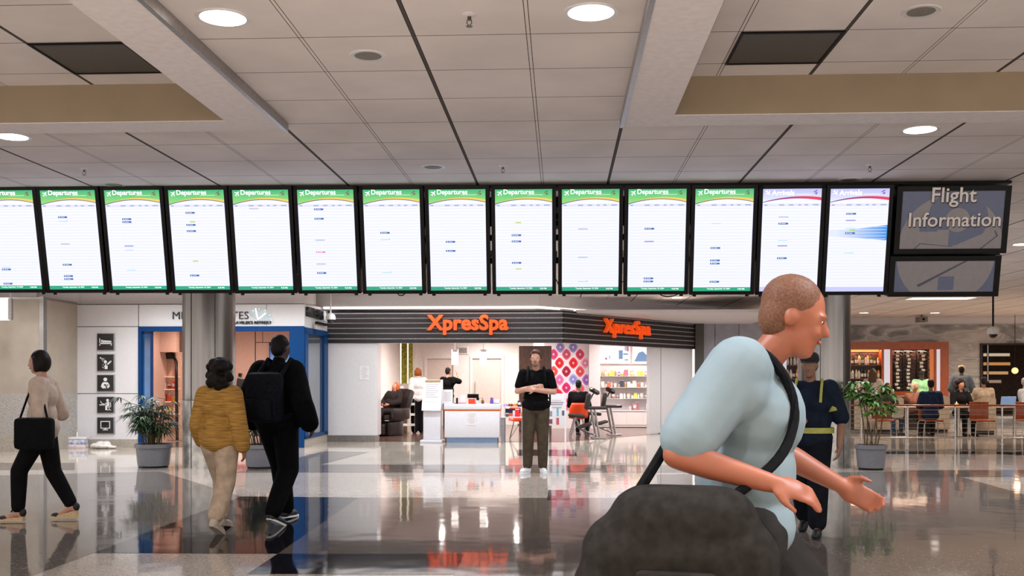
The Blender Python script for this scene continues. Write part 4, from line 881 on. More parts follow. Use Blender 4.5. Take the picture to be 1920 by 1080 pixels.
m = MB(); m.box(.23, .36, -.14, .22, .72, 1.02, bev=.04); m.build('bag_body', BKM, hb); m = MB(); m.tube([(.29, -.1, 1.0), (.22, -.06, 1.2), (.15, .0, 1.41), (.2, .08, 1.2), (.29, .16, 1.0)], .011, 6); m.build('strap', BKM, hb)
# --- officer
OP = at(1519, 1000)
of, OJ = person('officer in dark cap and navy uniform with reflective bands, walking toward the viewer', OP, R(-22), 1.62, skin='#8d6a58',
    ov=dict(knL=(.09, -.16, .49), anL=(.09, -.19, .10), toL=(.10, -.34, .035), knR=(-.08, .0, .46), anR=(-.08, .2, .13), toR=(-.085, .08, .035), elL=(.27, .03, 1.02), wrL=(.26, -.07, .79), elR=(-.245, .02, 1.02), wrR=(-.10, -.24, 1.0), fdR=(.5, -.5, .2)),
    top=dict(col='#1c2433', sleeve=.9, loose=.03, name='uniform_shirt'), bottom=dict(col='#171a22', loose=.03, leg=1.93), hair=dict(col='#1a1412', style='short'), hat=dict(col='#17171a'), shoes='#101012', vox=.009, look=(0, 6), girth=1.1)
HV = M('reflective_band', '#a8a94f', .5)
bt = thing('vest_band', None, None); bpy.data.objects.remove(bt)
m = MB(); a = [(.205 * math.cos(R(t)), .165 * math.sin(R(t)) + .0) for t in range(0, 360, 15)]
for z in (.955, 1.0):
    pass
m.lathe([(1, -.025), (1.005, 0), (1, .025)], seg=32, caps=False, mx=Matrix.Translation((0, 0, .93)) @ Matrix.Diagonal((.208, .163, 1, 1))); m.build('reflective_belt', HV, of)
for k in (-1, 1):
    m = MB(); m.lathe([(.078, -.035), (.08, 0), (.078, .035)], seg=18, caps=False, mx=Matrix.Translation((k * .215, .02, 1.14)) @ Matrix.Rotation(k * R(-14), 4, 'Y')); m.build('sleeve_band', HV, of)
    m = MB(); m.tube([(k * .11, -.145, 1.18), (k * .115, -.12, 1.30), (k * .11, -.03, 1.385)], .013, 6); m.build('reflective_strip', HV, of)
rd = thing('hand_radio', 'pale hand-held radio held by the officer at the waist', 'radio', OP, R(-22)); m = MB(); m.box(-.06, -.01, -.335, -.30, .97, 1.07, bev=.008); m.build('body', M('radio_grey', '#a9a9a6', .5), rd); m = MB(); m.cyl((-.02, -.32, 1.07), (-.02, -.32, 1.15), .005); m.build('antenna', BKM, rd)
# --- the passer-by close to the viewer
FD = 3.15; FP = atd(1392, FD)
fg, FJ = person('close passer-by in pale blue shirt and charcoal trousers swinging a bare forearm, near the viewer', FP, R(80), 1.77, skin='#96553a',
    ov=dict(knL=(.10, -.30, .53), anL=(.10, -.38, .11), toL=(.10, -.53, .06), knR=(-.10, .12, .50), anR=(-.10, .40, .16), toR=(-.10, .27, .04), elR=(-.31, .18, 1.175), wrR=(-.33, -.07, 1.105), fdR=(-.02, -.95, -.22), pnR=(.5, -.2, -.8), elL=(.27, -.10, 1.16), wrL=(.25, -.3, 1.05),
            nec=(0, -.05, 1.435), hed=(0, -.155, 1.575), che=(0, -.03, 1.26)),
    top=dict(col='#7b8a8f', sleeve=.8, loose=.035, hem=.0, name='shirt', noise=.05, scale=5), bottom=dict(col='#2b2927', loose=.04, leg=1.9), hair=dict(col='#6b4a38', style='short'), shoes='#202022', vox=.0075, look=(0, 16), curl=.35)
hb = thing('duffel_bag', 'charcoal duffel bag at the hip of the close passer-by', 'bag', FP, R(80))
DUF = M('duffel_charcoal', '#262320', .9, noise=.12, scale=30, spec=.1); me = blob([('c', Vector((-.37, y0_, z_)), Vector((-.37, y1_, z_)), r_, r_) for z_, y0_, y1_, r_ in ((.99, .06, .26, .11), (.90, .02, .32, .125), (.80, .02, .34, .13), (.74, .04, .32, .12))], .014, 8); me.materials.append(DUF); o = bpy.data.objects.new('bag_body', me); COL.objects.link(o); o.parent = hb
m = MB(); m.tube(smooth_path([(-.36, .28, 1.08), (-.26, .21, 1.2), (-.16, .135, 1.36), (-.115, .075, 1.455), (-.11, .0, 1.495), (-.115, -.075, 1.462), (-.125, -.135, 1.38), (-.15, -.155, 1.27), (-.24, -.11, 1.16), (-.36, .02, 1.07)]), .015, 8); m.build('strap', BKM, hb); m = MB(); m.box(-.515, -.47, .06, .28, .72, .88, bev=.018); m.build('side_pocket', M('duffel_charcoal'), hb)
# --- spa staff and guests
person('woman with short copper hair, white blouse and black trousers standing beside the spa kiosk', atd(784, 26.0), R(190), 1.67, skin='#d0a48c', female=True, ov=dict(elL=(.2, .08, 1.06), wrL=(.24, .1, .82), elR=(-.22, -.05, 1.06), wrR=(-.2, -.2, .9)),
    top=dict(col='#dcd6d4', sleeve=1.7, loose=.03, hem=.0, name='blouse'), bottom=dict(col='#141214', loose=.035), hair=dict(col='#8a4c24', style='bob'), shoes='#1a1616', vox=.016)
person('man in black t-shirt standing behind the spa counter with a hand at his face', atd(840, 28.6), R(150), 1.70, skin='#b98468', ov=dict(elR=(-.28, -.22, 1.3), wrR=(-.13, -.26, 1.5), fdR=(.2, .1, 1)),
    top=dict(col='#100f10', sleeve=.8, loose=.03), bottom=dict(col='#17161a'), hair=dict(col='#120e0d'), shoes='#1a1616', vox=.016)
def seated(label, pos, rz, skin, topcol, botcol, hair, seat=.46, lean=.0, female=False, group=None, H=1.7, ov=None, vox=.017, look=(0, 0), sleeve=1.8, hat=None, face=True, topname='shirt'):
    z = seat + .10; o = dict(pel=(0, 0, z), wai=(0, -.02 - lean * .3, z + .14), che=(0, -.03 - lean * .7, z + .33), nec=(0, -.03 - lean, z + .52), hed=(0, -.06 - lean * 1.15, z + .70), hiL=(.09, -.02, z - .01), hiR=(-.09, -.02, z - .01), knL=(.12, -.42, seat + .06), knR=(-.12, -.42, seat + .06), anL=(.11, -.40, .09), anR=(-.11, -.40, .09),
             shL=(.175, -.03 - lean, z + .47), shR=(-.175, -.03 - lean, z + .47), elL=(.24, -.12 - lean, z + .20), elR=(-.24, -.12 - lean, z + .20), wrL=(.12, -.34 - lean, z + .18), wrR=(-.12, -.34 - lean, z + .18)); o.update(ov or {})
    return person(label, pos, rz, H, o, skin=skin, top=dict(col=topcol, sleeve=sleeve, loose=.02, name=topname), bottom=dict(col=botcol), hair=hair, vox=vox, female=female, group=group, look=look, hat=hat, face=face, shoes='#1c1a1a')
# ------------------------------------------------------------------ spa: sign letters, notices
ORANGE = M('sign_orange', '#ff5a14', .4, emit=.42); 
_M['sign_orange'].node_tree.nodes['Principled BSDF'].inputs['Base Color'].default_value = (*lin('#f0561c'), 1)
a, b = PY(800, 628, YS - .1), PY(953, 628, YS - .1)
me = text_mesh('XpresSpa', width=b.x - a.x, extrude=.035, offset=.035, spacing=1.02); me.materials.append(ORANGE)
o = bpy.data.objects.new('sign_lettering', me); COL.objects.link(o); o.location = (a.x, YS - .1, a.z); tag(o, 'larger orange shop lettering on the striped fascia over the counter', 'sign lettering')
sa, sb = wing(1126), wing(1212); za = P(1126, 629, depth(1126, wpt(sa, 0).y)).z
me = text_mesh('XpresSpa', width=(sb - sa), height=.44, extrude=.04, offset=.012, spacing=1.05); me.materials.append(ORANGE)
q = wpt(sa, ZF0 + .17, .1); o = bpy.data.objects.new('sign_lettering', me); COL.objects.link(o); o.location = q; o.rotation_euler = (0, 0, math.atan2(WU.y, WU.x)); tag(o, 'orange shop lettering on the receding angled fascia', 'sign lettering')
PAPER = M('paper_white', '#e2dfe2', .6, noise=.01); INK = M('ink_grey', '#9a8f98', .7); INKR = M('ink_red', '#b98a94', .7)
def notice(c, w_, h, lab, rz=0, holder=False):
    t = thing('notice_paper', lab, 'notice', c, rz); m = MB(); m.box(-w_ / 2, w_ / 2, -.006, 0, 0, h); sh_ = m.build('sheet', PAPER, t, smooth=False)
    m = MB(); rr = random.Random(int(c[0] * 100))
    for k in range(9):
        m.mat(k % 2); z = h * (.9 - k * .095); m.box(-w_ * rr.uniform(.2, .42), w_ * rr.uniform(.2, .42), -.008, -.0055, z - h * .018, z)
    m.build('printed_lines', [INK, INKR], sh_, smooth=False); return t
p = PY(683, 712, YS - .002); notice((p.x, YS - .002, p.z), .21, .30, 'faint printed notice taped to the white pier left of the counter')
# recessed ceiling light over the opening
# pendants
PEND = M('pendant_glass', '#fff2ea', emit=2.4); PENC = M('pendant_white', '#efe8e8', .4)
for px, l in ((853, 'left white cylindrical pendant lamp over the spa counter'), (906, 'right white cylindrical pendant lamp over the spa counter')):
    p = P(px, 684, 24.0); t = thing('pendant_lamp', l, 'pendant lamp', p, group='pendant lamps over the counter')
    m = MB(); m.lathe([(.078, .0), (.08, .30)], seg=20); m.build('lamp_shade', PEND, t); m = MB(); m.lathe([(.082, .30), (.082, .36)], seg=20); m.build('upper_shade', PENC, t); m = MB(); m.cyl((0, 0, .36), (0, 0, 2.849 - p.z), .008); m.build('cord', PENC, t)
p = PY(868, 657, YB - .03); t = thing('vent_plate', 'small grey wall plate above the spa doors', 'vent', (p.x, YB - .03, p.z)); m = MB(); m.box(-.17, .17, 0, .03, -.12, .12, bev=.008); m.build('frame', RIMW, t); m = MB(); m.box(-.12, .12, -.006, 0, -.08, .08); m.build('grille', M('plate_grey', '#8d8480', .5), t)
# yellow green curtains
CUR = M('curtain_green', '#a8a03a', .7, noise=.25, scale=14)
CURG = M('curtain_light', '#fff0d8', emit=1.6)
for i, (x0, x1, l) in enumerate(((740, 750, 'leftmost yellow green fabric panel in the spa'), (753.5, 763, 'middle yellow green fabric panel in the spa'), (766.5, 774, 'rightmost yellow green fabric panel in the spa'))):
    a, b = PY(x0, 719, 30.3), PY(x1, 640, 30.3); m = MB(); n = 12; pts = []
    for k in range(n + 1): pts.append((a.x + (b.x - a.x) * k / n, 30.3 + .03 * math.sin(k * 2.1)))
    for k in range(n): m.slab(pts[k], pts[k + 1], a.z, 2.8, .012)
    m.build('curtain_panel', CUR, label=l, cat='curtain', group='yellow green fabric panels')
for i, x0 in enumerate((751.5, 765)):
    a = PY(x0, 719, 30.35); m = MB(); m.cyl((a.x, 30.35, a.z), (a.x, 30.35, 2.8), .018); m.build('tube_light', CURG, label='bright vertical tube light %s of the middle green panel' % ('left', 'right')[i], cat='tube light', group='tube lights between the fabric panels')
# --- kiosk
KW = M('kiosk_white', '#d8d6dd', .3, noise=.01, coat=.3); KO = M('kiosk_orange', '#b5733c', .5, noise=.3, scale=9, col2='#8a7d40')
KP = atd(811, 22.35); t = thing('info_kiosk', 'white upright kiosk with an orange header strip left of the counter', 'kiosk', KP, R(-3))
m = MB(); m.box(-.24, .24, -.2, .2, 0, .06, bev=.01); m.build('base_plate', KW, t); m = MB(); m.box(-.19, .19, -.09, .14, .06, .92, bev=.012); m.build('column', KW, t)
m = MB(); m.prism([(-.21, -.17, .70), (-.21, -.13, .86), (-.21, .06, 1.37), (-.21, .12, 1.37), (-.21, .12, .70)], (.42, 0, 0)); m.build('console', KW, t)
nrm = Vector((0, -.51, .19)).normalized()
def kq(u0, u1, v0, v1, off): 
    f = lambda v: Vector((0, -.13 + .19 * v, .86 + .51 * v)) + nrm * off
    return [Vector((u, 0, 0)) + f(v) for u, v in ((u0, v0), (u1, v0), (u1, v1), (u0, v1))]
m = MB(); m.prism(kq(-.17, .17, .88, .97, .002), nrm * .004); m.build('header_strip', KO, t, smooth=False)
m = MB(); m.prism(kq(-.185, .185, .06, .84, .002), nrm * .003); m.build('sheet', PAPER, t, smooth=False)
m = MB(); [m.prism(kq(-.14, .14 - .03 * (k % 3), .78 - k * .09, .80 - k * .09, .006), nrm * .001) for k in range(7)]; m.build('printed_lines', INK, t, smooth=False)
# --- counter
x0, x1 = XY(832, 22.1), XY(938, 22.1); CX = (x0 + x1) / 2; w2 = (x1 - x0) / 2; CT_Z = zz(757.5, 22.1, 880)
t = thing('reception_counter', 'white reception counter with an orange stripe and steel kick plate', 'counter', (CX, 22.1, 0))
STRIPE = M('counter_orange', '#e06a1c', .4); KICK = M('kick_steel', '#6f86a6', .3, .6, noise=.05)
m = MB(); m.box(-w2, w2, 0, .62, CT_Z - .12, CT_Z, bev=.01); m.build('worktop', KW, t); m = MB(); m.box(-w2 + .01, w2 - .01, .02, .6, CT_Z - .155, CT_Z - .12); m.build('stripe', STRIPE, t)
m = MB(); m.box(-w2 + .015, w2 - .02, .02, .6, .115, CT_Z - .155, bev=.004); m.build('front_panel', KW, t); m = MB(); m.box(-w2 + .06, w2 - .07, .05, .56, 0, .115); m.build('kick_plate', KICK, t)
notice((CX + PY(884, 796, 22.1).x - CX, 22.118, PY(884, 797, 22.1).z), .21, .27, 'printed notice taped to the front of the reception counter')
def on(px, dy=.2): q = PY(px, 750, 22.1 + dy); return (q.x, 22.1 + dy, CT_Z)
t = thing('display_stand', 'white price list stand at the left end of the counter', 'display stand', on(840, .22)); m = MB(); m.box(-.105, .105, -.004, .004, .005, .31); m.build('sheet', PAPER, t, smooth=False); m = MB(); m.box(-.11, .11, -.03, .05, 0, .01); m.build('foot', KW, t)
m = MB(); [m.box(-.08, .08 - .02 * (k % 2), -.006, -.004, .06 + k * .03, .068 + k * .03) for k in range(7)]; m.build('printed_lines', INK, t, smooth=False)
t = thing('telephone', 'small dark upright telephone on the counter', 'telephone', on(857)); m = MB(); m.box(-.02, .02, -.02, .02, 0, .13, bev=.008); m.build('handset', BEZ, t); m = MB(); m.box(-.06, .03, -.05, .05, 0, .012); m.build('cradle', BEZ, t)
t = thing('card_holder', 'white card holder with a pink base on the counter', 'card holder', on(868)); m = MB(); m.box(-.055, .055, -.004, .01, .03, .19); m.build('card', PAPER, t); m = MB(); m.box(-.09, .07, -.05, .05, 0, .03, bev=.006); m.build('base', M('pink_tray', '#d88aa0', .5), t)
t = thing('computer_monitor', 'dark computer monitor seen from behind on the counter', 'monitor', on(887, .42)); m = MB(); m.box(-.125, .125, -.02, .02, .12, .21, bev=.006); m.build('screen', BEZ, t); m = MB(); m.cyl((0, 0, .01), (0, 0, .13), .018); m.lathe([(.07, 0), (.07, .012)], seg=20); m.build('stand', BEZ, t)
t = thing('tissue_box', 'orange red box on the counter before the monitor', 'box', on(885, .12)); m = MB(); m.box(-.075, .07, -.05, .05, 0, .11, bev=.008); m.build('carton', M('box_orange', '#f0401c', .5), t); m = MB(); m.box(-.03, .03, -.02, .02, .11, .125); m.build('slot_flap', PAPER, t)
t = thing('card_reader', 'black and white card reader on the counter', 'card reader', on(896, .12)); m = MB(); m.box(-.035, .035, -.03, .03, 0, .1, bev=.006); m.build('body', KW, t); m = MB(); m.box(-.03, .03, -.04, .0, .08, .14, bev=.006); m.build('keypad', BEZ, t)
t = thing('hand_sanitizer', 'brown pump bottle on the counter', 'bottle', on(905, .15)); m = MB(); m.lathe([(.03, 0), (.032, .06), (.02, .085)], seg=16); m.build('bottle', M('amber', '#6b4a22', .3), t); m = MB(); m.tube([(0, 0, .085), (0, 0, .12), (-.03, 0, .13)], .006, 6); m.build('pump', BEZ, t)
t = thing('tumbler', 'purple tumbler at the right of the counter', 'cup', on(922, .18)); m = MB(); m.lathe([(.04, 0), (.032, .09), (.026, .12)], seg=18); m.build('cup', M('purple_cup', '#5a4fa8', .4), t); m = MB(); m.lathe([(.028, .12), (.028, .135)], seg=18); m.build('lid', M('purple_lid', '#453c8c', .4), t)
t = thing('flyer_stand', 'small clear flyer stand at the right end of the counter', 'stand', on(931, .2)); m = MB(); m.box(-.06, .06, -.004, .008, .01, .1); m.build('flyer', PAPER, t); m = MB(); m.box(-.06, .06, -.03, .04, 0, .01); m.build('foot', BEZ, t)
# --- grey side table with products
SP = atd(975, 22.6); t = thing('side_table', 'grey metal table with pale top right of the counter', 'table', SP); TG = M('table_grey', '#8e9098', .35, .4)
zt = P(970, 781, 22.6).z; m = MB(); m.box(-.42, .12, -.2, .2, zt - .025, zt, bev=.004); m.build('table_top', KW, t)
for sx, sy in ((-.37, -.16), (.08, -.16), (-.37, .16), (.08, .16)): m = MB(); m.box(sx - .04, sx + .04, sy - .02, sy + .02, 0, zt - .025); m.build('leg', TG, t)
def ont(px, dy=0.0, z=0.0): q = PY(px, 775, 22.6 + dy); return (q.x, q.y, zt + z)
t = thing('tiered_stand', 'pale two-tier product stand on the grey side table', 'display stand', ont(962, .06)); 
m = MB(); m.box(-.19, .19, -.1, .1, .20, .215); m.build('upper_shelf', KW, t); m = MB(); m.box(-.19, -.17, -.1, .1, 0, .2); m.box(.17, .19, -.1, .1, 0, .2); m.build('side_panel', KW, t); m = MB(); m.box(-.17, .17, .05, .09, .07, .17); m.build('back_panel', M('stand_navy', '#2a3f63', .5), t)
PROD = {}
def product(kind, col, loc, label, group, s=1.0, cat='product'):
    key = (kind, col); nm = dict(box='product_box', bottle='product_bottle', bag='product_pouch', jar='product_jar', mask='eye_mask')[kind]
    if key not in PROD:
        mt = M('prod' + col, col, .4, noise=.05); t = thing(nm, label, cat, loc, group=group)
        if kind == 'box': m = MB(); m.box(-.045, .045, -.03, .03, 0, .15, bev=.004); cb = m.build('carton', mt, t); m = MB(); m.box(-.03, .03, -.033, -.03, .05, .11); m.build('printed_panel', PAPER, cb, smooth=False)
        if kind == 'bottle': m = MB(); m.lathe([(.03, 0), (.032, .1), (.02, .13), (.012, .14)], seg=14); m.build('flask', mt, t); m = MB(); m.lathe([(.015, .14), (.015, .175)], seg=12); m.build('cap', KW, t)
        if kind == 'bag': m = MB(); m.prism([(-.06, -.02, 0), (.06, -.02, 0), (.052, -.005, .17), (-.052, -.005, .17)], (0, .035, 0)); m.build('pouch', mt, t); m = MB(); m.box(-.05, .05, -.012, .03, .17, .19); m.build('header', PAPER, t)
        if kind == 'jar': m = MB(); m.lathe([(.035, 0), (.04, .03), (.037, .07)], seg=14); m.build('jar', mt, t); m = MB(); m.lathe([(.039, .07), (.039, .09)], seg=14); m.build('lid', KW, t)
        if kind == 'mask': m = MB(); m.ell((-.03, 0, .04), .03, .02, .035, 12, 8); m.ell((.03, 0, .04), .03, .02, .035, 12, 8); m.build('pad', mt, t); m = MB(); m.tube([(-.06, 0, .04), (0, .02, .075), (.06, 0, .04)], .004, 6); m.build('band', BEZ, t)
        PROD[key] = t; t.scale = (s,) * 3; return t
    r = dup(PROD[key], loc, 0, label, group, s); return r
for px, dy, z, k, c_, l in ((948, .06, .215, 'mask', '#b9a6e6', 'lilac eye mask on the top tier of the side table stand'), (957, .06, .215, 'mask', '#7a3b20', 'brown eye mask on the top tier of the side table stand'), (965, .06, .215, 'jar', '#e8a24a', 'amber jar on the top tier of the side table stand'), (974, .06, .215, 'box', '#1b1a1d', 'black box on the top tier of the side table stand'),
                            (951, -.1, 0, 'jar', '#57585c', 'grey jar on the side table'), (965, -.1, 0, 'box', '#dadada', 'white box on the side table'), (970, -.14, 0, 'bag', '#d8202a', 'red pouch on the side table'), (980, -.05, 0, 'bottle', '#dba55a', 'honey coloured bottle on the side table')):
    product(k, c_, ont(px, dy, z), l, None, .9)
# --- shell chairs
SHELL = M('shell_orange', '#f04a1a', .35, noise=.02); WIRE = M('chair_wire', '#8f8b88', .3, .9)
def shell_chair(loc, rz, label, first=[]):
    if first: return dup(first[0], loc, rz, label, 'orange shell chairs')
    t = thing('shell_chair', label, 'chair', loc, rz, 'orange shell chairs'); m = MB(); n, q = 12, 10; vs = []
    for i in range(n + 1):
        v = i / n
        for j in range(q + 1):
            u = j / q * 2 - 1
            if v < .5: y, z = -.22 + .4 * (v / .5), .44 - .03 * math.sin(v * 6.28) + .08 * u * u * (v / .5)
            else: k = (v - .5) / .5; y, z = .18 + .08 * k - .09 * u * u, .45 + .36 * k + .08 * u * u * (1 - k)
            wd_ = .23 * (1 - .25 * max(0, v - .75) / .25) * (1 if v > .1 else .85 + 1.5 * v); vs.append((u * wd_, y, z))
    fs = [(i * (q + 1) + j, i * (q + 1) + j + 1, (i + 1) * (q + 1) + j + 1, (i + 1) * (q + 1) + j) for i in range(n) for j in range(q)]
    m.add(vs, fs); o = m.build('seat', SHELL, t, angle=60); sd = o.modifiers.new('th', 'SOLIDIFY'); sd.thickness = .012
    for sx in (-1, 1):
        for sy in (-1, 1): m = MB(); m.tube([(sx * .1, sy * .1, .42), (sx * .2, sy * .19, .01)], .008, 6); m.tube([(sx * .2, sy * .19, .012), (-sx * .02, sy * .1, .36)], .006, 6); m.build('leg', WIRE, t)
    first.append(t); return t
shell_chair(atd(972, 23.4), R(0), 'orange shell chair tucked behind the grey side table')
SC2 = atd(1084, 24.6); shell_chair(SC2, R(185), 'orange shell chair carrying the seated person in black')
seated('person in black with dark hair sitting on the orange shell chair before the mural', SC2, R(165), '#8d6550', '#121114', '#17171b', dict(col='#14100f', style='short'), seat=.44)
# --- a-frame poster
AP = atd(1044, 22.5); t = thing('poster_stand', 'white a-frame poster stand behind the man with crossed arms', 'poster stand', AP, R(-4)); zt2 = P(1044, 738, 22.5).z
m = MB(); m.box(-.205, .205, -.02, .0, .36, zt2, bev=.006); m.build('poster_board', KW, t)
for sx in (-1, 1): m = MB(); m.box(sx * .19 - .018, sx * .19 + .018, -.03, .01, 0, zt2 - .01); m.build('leg', KW, t)
m = MB(); m.tube([(-.17, .02, zt2 - .05), (-.17, .36, 0)], .01, 6); m.tube([(.17, .02, zt2 - .05), (.17, .36, 0)], .01, 6); m.build('rear_strut', WIRE, t)
m = MB()
for k, (w_, h, v) in enumerate(((.2, .01, .78), (.3, .03, .70), (.26, .03, .635), (.22, .012, .57), (.2, .012, .54))): m.mat(0).box(-w_ / 2, w_ / 2, -.023, -.0205, .36 + (zt2 - .36) * v, .36 + (zt2 - .36) * v + h)
for x_, z_, w_, h_, mi in ((-.13, .56, .06, .12, 1), (.02, .57, .045, .17, 2), (.14, .58, .05, .11, 3), (-.13, .40, .07, .1, 4), (.02, .38, .06, .15, 5)): m.mat(mi).box(x_ - w_ / 2, x_ + w_ / 2, -.024, -.0205, z_, z_ + h_)
m.build('printed_picture', [INK, M('pp_grey', '#7d8390', .6), M('pp_teal', '#5fa9b8', .6), M('pp_dark', '#55565c', .6), M('pp_wine', '#7a3a42', .6), M('pp_red', '#b9505a', .6)], t, smooth=False)
# --- polish mural
LO = [(165, 60, '#9a8fc4'), (295, 60, '#8f8bc2'), (97, 132, '#e0487a'), (228, 132, '#d4566e'), (365, 132, '#e03a64'), (157, 220, '#e01f2c'), (297, 220, '#e4142a'), (417, 220, '#f0a0b4'), (97, 305, '#ee5a52'), (226, 305, '#b00f3e'), (365, 305, '#ee5258'), (157, 390, '#ee7fb0'), (295, 385, '#9aa6e6'), (430, 390, '#b06fd0'), (103, 475, '#ea5a72'), (226, 470, '#dc2a78'), (365, 480, '#f06a78'), (150, 540, '#e23648'), (305, 545, '#f04c6c'), (365, 620, '#ec3f8c'), (430, 560, '#f07ab0'), (226, 630, '#e85a90'), (103, 640, '#f09ab0')]
t = thing('wall_mural', 'wall mural of pink, red and lilac diamond shapes behind the spa', 'mural', (0, YV - .02, 0)); a, b = PY(1032, 766, YV - .02), PY(1103, 640, YV - .02)
m = MB(); m.box(a.x, b.x, 0, .018, .55, 2.6); m.build('panel', M('mural_white', '#ece0e6', .5, noise=.02), t, smooth=False)
m = MB(); lm = []
for k, (u, v, c_) in enumerate(LO):
    p = PY(1020 + u / 5.4, 640 + v / 5.4, YV - .02); r1, r2 = 45 / 5.4 * YV / FPX, 56 / 5.4 * YV / FPX
    for ring, (sc, cc) in enumerate(((1, 1), (.62, .8), (.25, 1.5))):
        pts = []
        for q in range(24):
            an = 2 * math.pi * q / 24; cx, sx_ = math.cos(an), math.sin(an); pw = 1.35 if ring == 0 else 1.0; x_ = p.x + sc * r1 * math.copysign(abs(cx) ** pw, cx); z_ = p.z + sc * r2 * math.copysign(abs(sx_) ** pw, sx_); pts.append((min(max(x_, a.x), b.x), -.002 - .002 * ring, z_))
        base = lin(c_); 
        mt = M('mural_%d_%s' % (ring, c_), c_, .4, noise=0)
        if ring == 1: mt.node_tree.nodes['Principled BSDF'].inputs['Base Color'].default_value = (base[0] * .75, base[1] * .6, base[2] * .7, 1)
        if ring == 2: mt.node_tree.nodes['Principled BSDF'].inputs['Base Color'].default_value = (min(1, base[0] * .6 + .4), min(1, base[1] * .6 + .35), min(1, base[2] * .6 + .38), 1)
        if mt not in lm: lm.append(mt)
        m.mat(lm.index(mt)).poly(pts)
m.build('diamond_pattern', lm, t, smooth=False)
# --- retail shelves, posters, base cabinet
t = thing('retail_cabinet', 'white low cabinet below the glass shelves', 'cabinet', (0, YW, 0)); xs0, xs1 = XY(1112, YW - .3), XY(1236, YW - .3); zc = PY(1160, 769, YW - .4).z
m = MB(); m.box(xs0, xs1, -.4, 0, .02, zc - .03); m.build('body', M('cab_white', '#e6dcd8', .4, noise=.01), t, smooth=False); m = MB(); m.box(xs0 - .01, xs1, -.43, 0, zc - .03, zc); m.build('worktop', KW, t)
for k in range(4): m = MB(); w4 = (xs1 - xs0) / 4; m.box(xs0 + w4 * k + .01, xs0 + w4 * (k + 1) - .01, -.415, -.4, .08, zc - .06); m.build('door', M('cab_white'), t, smooth=False)
GLASS = M('shelf_glass', '#c9d3d0', .1, coat=.5, noise=0)
SHZ = []
for k, (py, l) in enumerate(((705, 'top glass shelf of the retail wall'), (726, 'middle glass shelf of the retail wall'), (747, 'bottom glass shelf of the retail wall'))):
    z = PY(1160, py, YW - .25).z; SHZ.append(z); t = thing('glass_shelf', l, 'shelf', (0, YW, z), group='glass shelves of the retail wall'); m = MB(); m.box(xs0, xs1, -.3, -.005, -.012, 0); m.build('shelf_board', GLASS, t, smooth=False)
    for px in (1128, 1175, 1192, 1215): x_ = XY(px, YW - .2); m = MB(); m.box(x_ - .008, x_ + .008, -.25, 0, -.04, -.012); m.build('bracket', WIRE, t)
PS = M('poster_lit', '#f2ecee', emit=.95)
for px0, px1, l, cols in ((1118, 1181, 'wide backlit poster with small product pictures above the shelves', 0), (1186, 1240, 'backlit poster with a blue picture beside the folding panels', 1)):
    a, b = PY(px0, 681, YW - .03), PY(px1, 640, YW - .03); t = thing('backlit_poster', l, 'poster', ((a.x + b.x) / 2, YW, a.z), group='backlit posters'); hw, hh = (b.x - a.x) / 2, b.z - a.z
    m = MB(); m.box(-hw, hw, -.05, 0, 0, hh); m.build('light_panel', PS, t, smooth=False); m = MB()
    [m.box(*q) for q in ((-hw - .03, -hw, -.06, 0, -.03, hh + .03), (hw, hw + .03, -.06, 0, -.03, hh + .03), (-hw, hw, -.06, 0, -.03, 0), (-hw, hw, -.06, 0, hh, hh + .03))]; m.build('frame', M('poster_frame', '#e0c9c4', .4), t, smooth=False)
    m = MB()
    if cols == 0:
        for q, (x_, z_, w_, h_) in enumerate(((.22, .12, .11, .25), (.36, .36, .06, .2), (.42, .34, .06, .14), (.36, .24, .14, .04), (-.1, .12, .03, .1), (-.2, .1, .05, .06), (.38, .08, .1, .03))): m.mat(q % 3).box(x_ - w_ / 2, x_ + w_ / 2, -.053, -.0505, z_, z_ + h_)
    else:
        m.mat(0).poly([(-hw + .05, -.053, .05), (.1, -.053, .05), (.0, -.053, .22), (-.12, -.053, .34), (-.24, -.053, .3)]); m.mat(1).tube([(.12, -.055, .25), (.3, -.055, .5)], .014, 6); m.mat(1).tube([(.2, -.055, .5), (.36, -.055, .4)], .012, 6)
    m.build('printed_picture', [M('pic_blue', '#7fa8d8', .5, emit=.5), M('pic_grey', '#9a9aa8', .5, emit=.45), M('pic_pink', '#e08aa8', .5, emit=.5)], t, smooth=False)
rr = random.Random(5); LEVEL = ['top', 'middle', 'bottom']
palette = [['#f0a23c', '#e8606a', '#f3d9cf', '#f0a03a', '#e7b9a0', '#ecd34a', '#f0c43a', '#e07a80', '#5a5558'], ['#3a3a44', '#b9834a', '#f0dcd0', '#e9d0c4', '#e2c0b4', '#e06a50', '#f0b0a0', '#e8c8bc', '#d88a80'], ['#f0d8c8', '#e8b8a8', '#f0c4b4', '#d9c458', '#f3e0d8', '#b8a49a', '#9a7a70', '#c86a6a', '#f0d0c8']]
names = {'#f0a23c': 'orange', '#f0a03a': 'amber', '#e8606a': 'coral', '#f3d9cf': 'pale', '#e7b9a0': 'peach', '#ecd34a': 'yellow', '#f0c43a': 'golden', '#e07a80': 'rose', '#5a5558': 'dark grey', '#3a3a44': 'black', '#b9834a': 'brown', '#f0dcd0': 'cream', '#e9d0c4': 'beige', '#e2c0b4': 'sand', '#e06a50': 'red orange', '#f0b0a0': 'salmon', '#e8c8bc': 'blush', '#d88a80': 'dusty red', '#f0d8c8': 'ivory', '#e8b8a8': 'apricot', '#f0c4b4': 'shell pink', '#d9c458': 'mustard', '#f3e0d8': 'white', '#b8a49a': 'taupe', '#9a7a70': 'mocha', '#c86a6a': 'brick red', '#f0d0c8': 'powder pink'}
kinds = ['box', 'bottle', 'bag', 'jar']; kn = dict(box='carton', bottle='bottle', bag='pouch', jar='jar')
